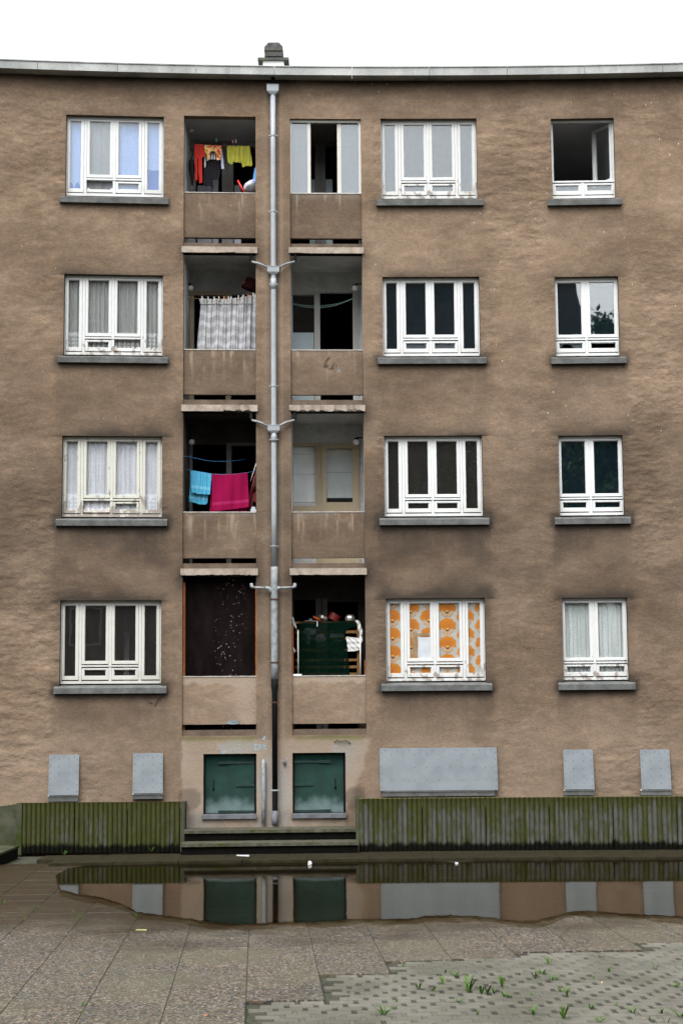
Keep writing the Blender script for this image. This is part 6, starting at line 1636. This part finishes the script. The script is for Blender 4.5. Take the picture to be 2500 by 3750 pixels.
for n_, (x, y, k_, sc) in enumerate(weeds):
    c = g3(x / S, y / S, -.008); me = wm[k_][n_ % len(wm[k_])]
    o = link(bpy.data.objects.new('weed', me), None, TR(c, random.uniform(0, 6)) @ Matrix.Scale(sc * random.uniform(.75, 1.2), 4))
    nxp, nyp = x / IMG_W, y / IMG_H
    hp = 'near the left end' if nxp < .56 else 'left of the middle' if nxp < .66 else 'in the middle' if nxp < .78 else 'right of the middle' if nxp < .89 else 'at the right edge'
    vp = 'far row' if nyp < .948 else 'back half' if nyp < .963 else 'front half' if nyp < .978 else 'nearest rows'
    if n_ < 46: tag(o, special.get(n_, {'t': 'upright green weed', 'l': 'low spreading green weed', 's': 'tiny green sprig'}[k_] + ' in the pavers, ' + hp + ', ' + vp), 'weed', 'weeds in the grey pavers')
    else: tag(o, 'green tuft between pebbled slabs, ' + ['third joint from the left', 'second joint from the left', 'at the near puddle edge', 'larger of two at the bottom', 'smaller of two at the bottom', 'at the left edge level with the puddle', 'low on the leftmost long joint', 'alone in the middle of a slab at the left', 'just below the left tip of the puddle', 'highest on the left joint line'][n_ - 46], 'weed', 'tufts between the slabs')
_by = {}
for o in [q for q in bpy.data.objects if q.get('category') == 'weed']: _by.setdefault(o['label'], []).append(o)
for lb, os_ in _by.items():
    if len(os_) > 1:
        for k_, o in enumerate(sorted(os_, key=lambda q: q.matrix_basis.translation.x)):
            o['label'] = lb + ', ' + (('leftmost of them', 'rightmost of them') if len(os_) == 2 else ('leftmost of them', 'middle one', 'rightmost of them', 'last one'))[k_]
for n_, (x, y) in enumerate(((1240, 600), (530, 628))):
    c = g3(x * .4464 / S, (2850 + y * .4464) / S, .046); o = link(bpy.data.objects.new('weed', wm['s'][n_]), None, TR(c) @ Matrix.Scale(1.5, 4)); tag(o, ('green sprig at the foot of the left ribbed planter, near its middle', 'tiny green sprig at the foot of the left ribbed planter, near its left end')[n_], 'weed')

# ------------------------------------------------------------------ litter and leaves
M_LIT = simple('white_paper_litter', (.46, .46, .49), .6, .05, 8)
def crumple(name, label, cat, xs_, ys_, sx_, sy_, sz_, z, mat=None, seed=0):
    bm = bmesh.new(); bmesh.ops.create_icosphere(bm, subdivisions=2, radius=1); r = random.Random(seed)
    for v_ in bm.verts:
        k_ = r.uniform(.65, 1.1); v_.co = Vector((v_.co.x * sx_ * k_, v_.co.y * sy_ * k_, max(-.3, v_.co.z) * sz_ * k_))
    me = bpy.data.meshes.new(name); bm.to_mesh(me); bm.free(); me.materials.append(mat or M_LIT)
    c = g3(xs_ / S, ys_ / S, z); o = link(bpy.data.objects.new(name, me), None, TR(c + Vector((0, 0, .3 * sz_)), r.uniform(-.3, .3))); tag(o, label, cat); return o
crumple('crumpled_paper', 'crumpled white ball of paper in the middle of the puddle', 'litter', 1134, 3166, .035, .035, .045, ZW, seed=1)
crumple('crumpled_paper', 'white scrap floating at the left end of the puddle', 'litter', 202, 3153, .045, .04, .03, .0, seed=2)
crumple('crumpled_paper', 'white scrap lying on the kerb below the end of the steps', 'litter', 1303, 3118, .055, .06, .03, .046, seed=3)
crumple('wrapper', 'small yellow and white wrapper on the kerb below the steps', 'litter', 1164, 3111, .03, .03, .025, .046, simple('yellow_wrapper', (.55, .55, .12), .5), 4)
crumple('plastic_cup_lid', 'small white round lid in the puddle right of the paper strip', 'litter', 1670, 3163, .028, .04, .02, ZW, seed=5)
crumple('crumpled_paper', 'tiny white scrap at the puddle edge below the steps', 'litter', 1284, 3137, .02, .02, .015, .02, seed=6)
crumple('crumpled_paper', 'white scrap on the landing beside the grey pipe stub', 'litter', 934, 3012, .028, .03, .03, .398, seed=7)
crumple('wrapper', 'orange crumpled wrapper on the sill of the left hatch', 'litter', 861, 2981, .03, .02, .02, .54, simple('orange_wrapper', (.45, .20, .09), .7), 8)
def strip_thing(x0, x1, y, z, w_, label, mat=None):
    a_, b_ = g3(x0 / S, y / S, z), g3(x1 / S, (y + 3) / S, z); mb = MB(); d_ = b_ - a_
    mb.hexa([a_, b_, b_ + Vector((0, w_, 0)), a_ + Vector((0, w_, 0)), a_ + Vector((0, 0, .006)), b_ + Vector((0, 0, .012)), b_ + Vector((0, w_, .02)), a_ + Vector((0, w_, .010))])
    o = mb.build('paper_strip', mat or M_LIT); tag(o, label, 'litter'); return o
strip_thing(1495, 1571, 3137, ZW + .002, .10, 'long white strip of paper floating at the back edge of the puddle')
strip_thing(784, 822, 3144, ZW + .002, .06, 'white paper strip in the puddle, left of two lying below the steps')
strip_thing(866, 912, 3134, .047, .07, 'white paper strip on the kerb, right of two lying below the steps')
strip_thing(497, 537, 3407, .004, .012, 'thin yellow straw lying on the slabs in front of the puddle', simple('yellow_straw', (.24, .25, .10), .6))
def leaf(x, y, c, label, z=.003):
    p_ = g3(x / S, y / S, z); mb = MB(); r = random.Random(x); M = Matrix.Rotation(r.uniform(0, 6), 4, 'Z')
    b = [M @ Vector(q) for q in ((-.02, 0, 0), (-.006, -.009, .004), (-.006, .009, .005), (.008, -.008, .003), (.008, .008, .006), (.022, 0, .008))]
    mb.add(b, [(0, 1, 2), (1, 3, 4, 2), (3, 5, 4)]); o = mb.build('fallen_leaf', simple('dry_leaf', c, .8), None, TR(p_)); md = o.modifiers.new('t', 'SOLIDIFY'); md.thickness = .001; tag(o, label, 'leaf')
leaf(600 + .4464 * 342, 3300 + .4464 * 940, (.42, .16, .08), 'orange leaf on a pebbled slab near the lower edge')
leaf(1200 + .4145 * 655, 3350 + .4145 * 419, (.50, .30, .24), 'pinkish leaf where the slabs meet the pavers')
leaf(1850 + .4145 * 850, 3350 + .4145 * 600, (.48, .33, .12), 'yellow leaf in the middle of the paver field')
leaf(1850 + .4145 * 1215, 3350 + .4145 * 922, (.48, .36, .10), 'yellow leaf on the pavers near the lower right corner')
leaf(1437, 3139, (.35, .16, .06), 'brown leaf at the back edge of the puddle beside the paper strip', ZW + .002)

# ------------------------------------------------------------------ across the courtyard, behind the camera: what the panes mirror
M_OPP = concrete('dark_brick_across', (.055, .045, .04), (.09, .07, .06), (.04, .035, .03), .4, .5)
OX0, OX1, OY = -22.0, 9.38, -25.0
opp = empty('opposite_building', TR(((OX0 + OX1) / 2, OY - 5, 0)), 'dark gabled building across the yard, mirrored in the window panes', 'building')
mb = MB(); mb.add([(OX0, OY, -.05), (OX1, OY, -.05), (OX1, OY, 22.3), (OX1 - .9, OY, 26.5), (OX0, OY, 26.5), (OX0, OY - 10, -.05), (OX1, OY - 10, -.05), (OX1, OY - 10, 22.3), (OX1 - .9, OY - 10, 26.5), (OX0, OY - 10, 26.5)],
       [(4, 3, 2, 1, 0), (5, 6, 7, 8, 9), (0, 1, 6, 5), (1, 2, 7, 6), (2, 3, 8, 7), (3, 4, 9, 8), (4, 0, 5, 9)])
mb.build('wall', M_OPP, opp)
for i in range(6):
    for j in range(6):
        x, z = OX0 + 2.5 + i * 4.2, 2.0 + j * 3.6
        wf = MB().box(x - .8, x + .8, OY + .003, OY + .08, z, z + 1.9).build('window', M_IVORY, opp); MB().box(x - .68, x + .68, OY + .081, OY + .09, z + .1, z + 1.8).build('pane', M_BLACK, wf)
def tree(x, y, h, cr, seed, label):
    r = random.Random(seed); th = empty('tree', TR((x, y, 0)), label, 'tree', 'trees across the yard')
    mb = MB(); mb.smooth = True; mb.tube([(x, y, -.05), (x + .1, y, h * .3), (x - .1, y, h * .62)], [.32, .24, .12], 10)
    for k_ in range(7):
        a_ = r.uniform(0, 6.28); zz = h * r.uniform(.35, .6); mb.tube([(x, y, zz), (x + math.cos(a_) * cr * .55, y + math.sin(a_) * cr * .55, zz + h * .18)], [.10, .03], 6)
    mb.build('trunk', simple('bark', (.05, .04, .03), .9), th)
    rg = np.random.default_rng(seed); n = 16000
    cl_ = rg.normal(size=(60, 3)); cl_ /= np.linalg.norm(cl_, axis=1)[:, None]; cl_ *= rg.uniform(.35, 1, (60, 1)); cl_ *= np.array([cr, cr, h * .36]); cl_ += np.array([x, y, h * .64])
    c_ = cl_[rg.integers(0, 60, n)] + rg.normal(size=(n, 3)) * cr * .16
    u = rg.normal(size=(n, 3)); u /= np.linalg.norm(u, axis=1)[:, None]; w_ = np.cross(u, rg.normal(size=(n, 3))); w_ /= np.linalg.norm(w_, axis=1)[:, None]
    s_ = rg.uniform(.10, .22, (n, 1)); v_ = np.stack([c_ - u * s_, c_ - w_ * s_ * .5, c_ + u * s_, c_ + w_ * s_ * .5], 1).reshape(-1, 3)
    me = bpy.data.meshes.new('crown'); me.from_pydata(v_.tolist(), [], np.arange(4 * n).reshape(-1, 4).tolist()); me.materials.append(M_CROWN)
    link(bpy.data.objects.new('crown', me), th)
M_CROWN = simple('dark_foliage', (.035, .075, .02), .7, .35, .8)
tree(9.6, -14, 20.8, 1.9, 5, 'dark leafy tree across the yard, mirrored in the narrow window of the second row')
tree(6.2, -17, 14.5, 3.6, 6, 'lower dark tree across the yard, mirrored in the narrow window of the third row')
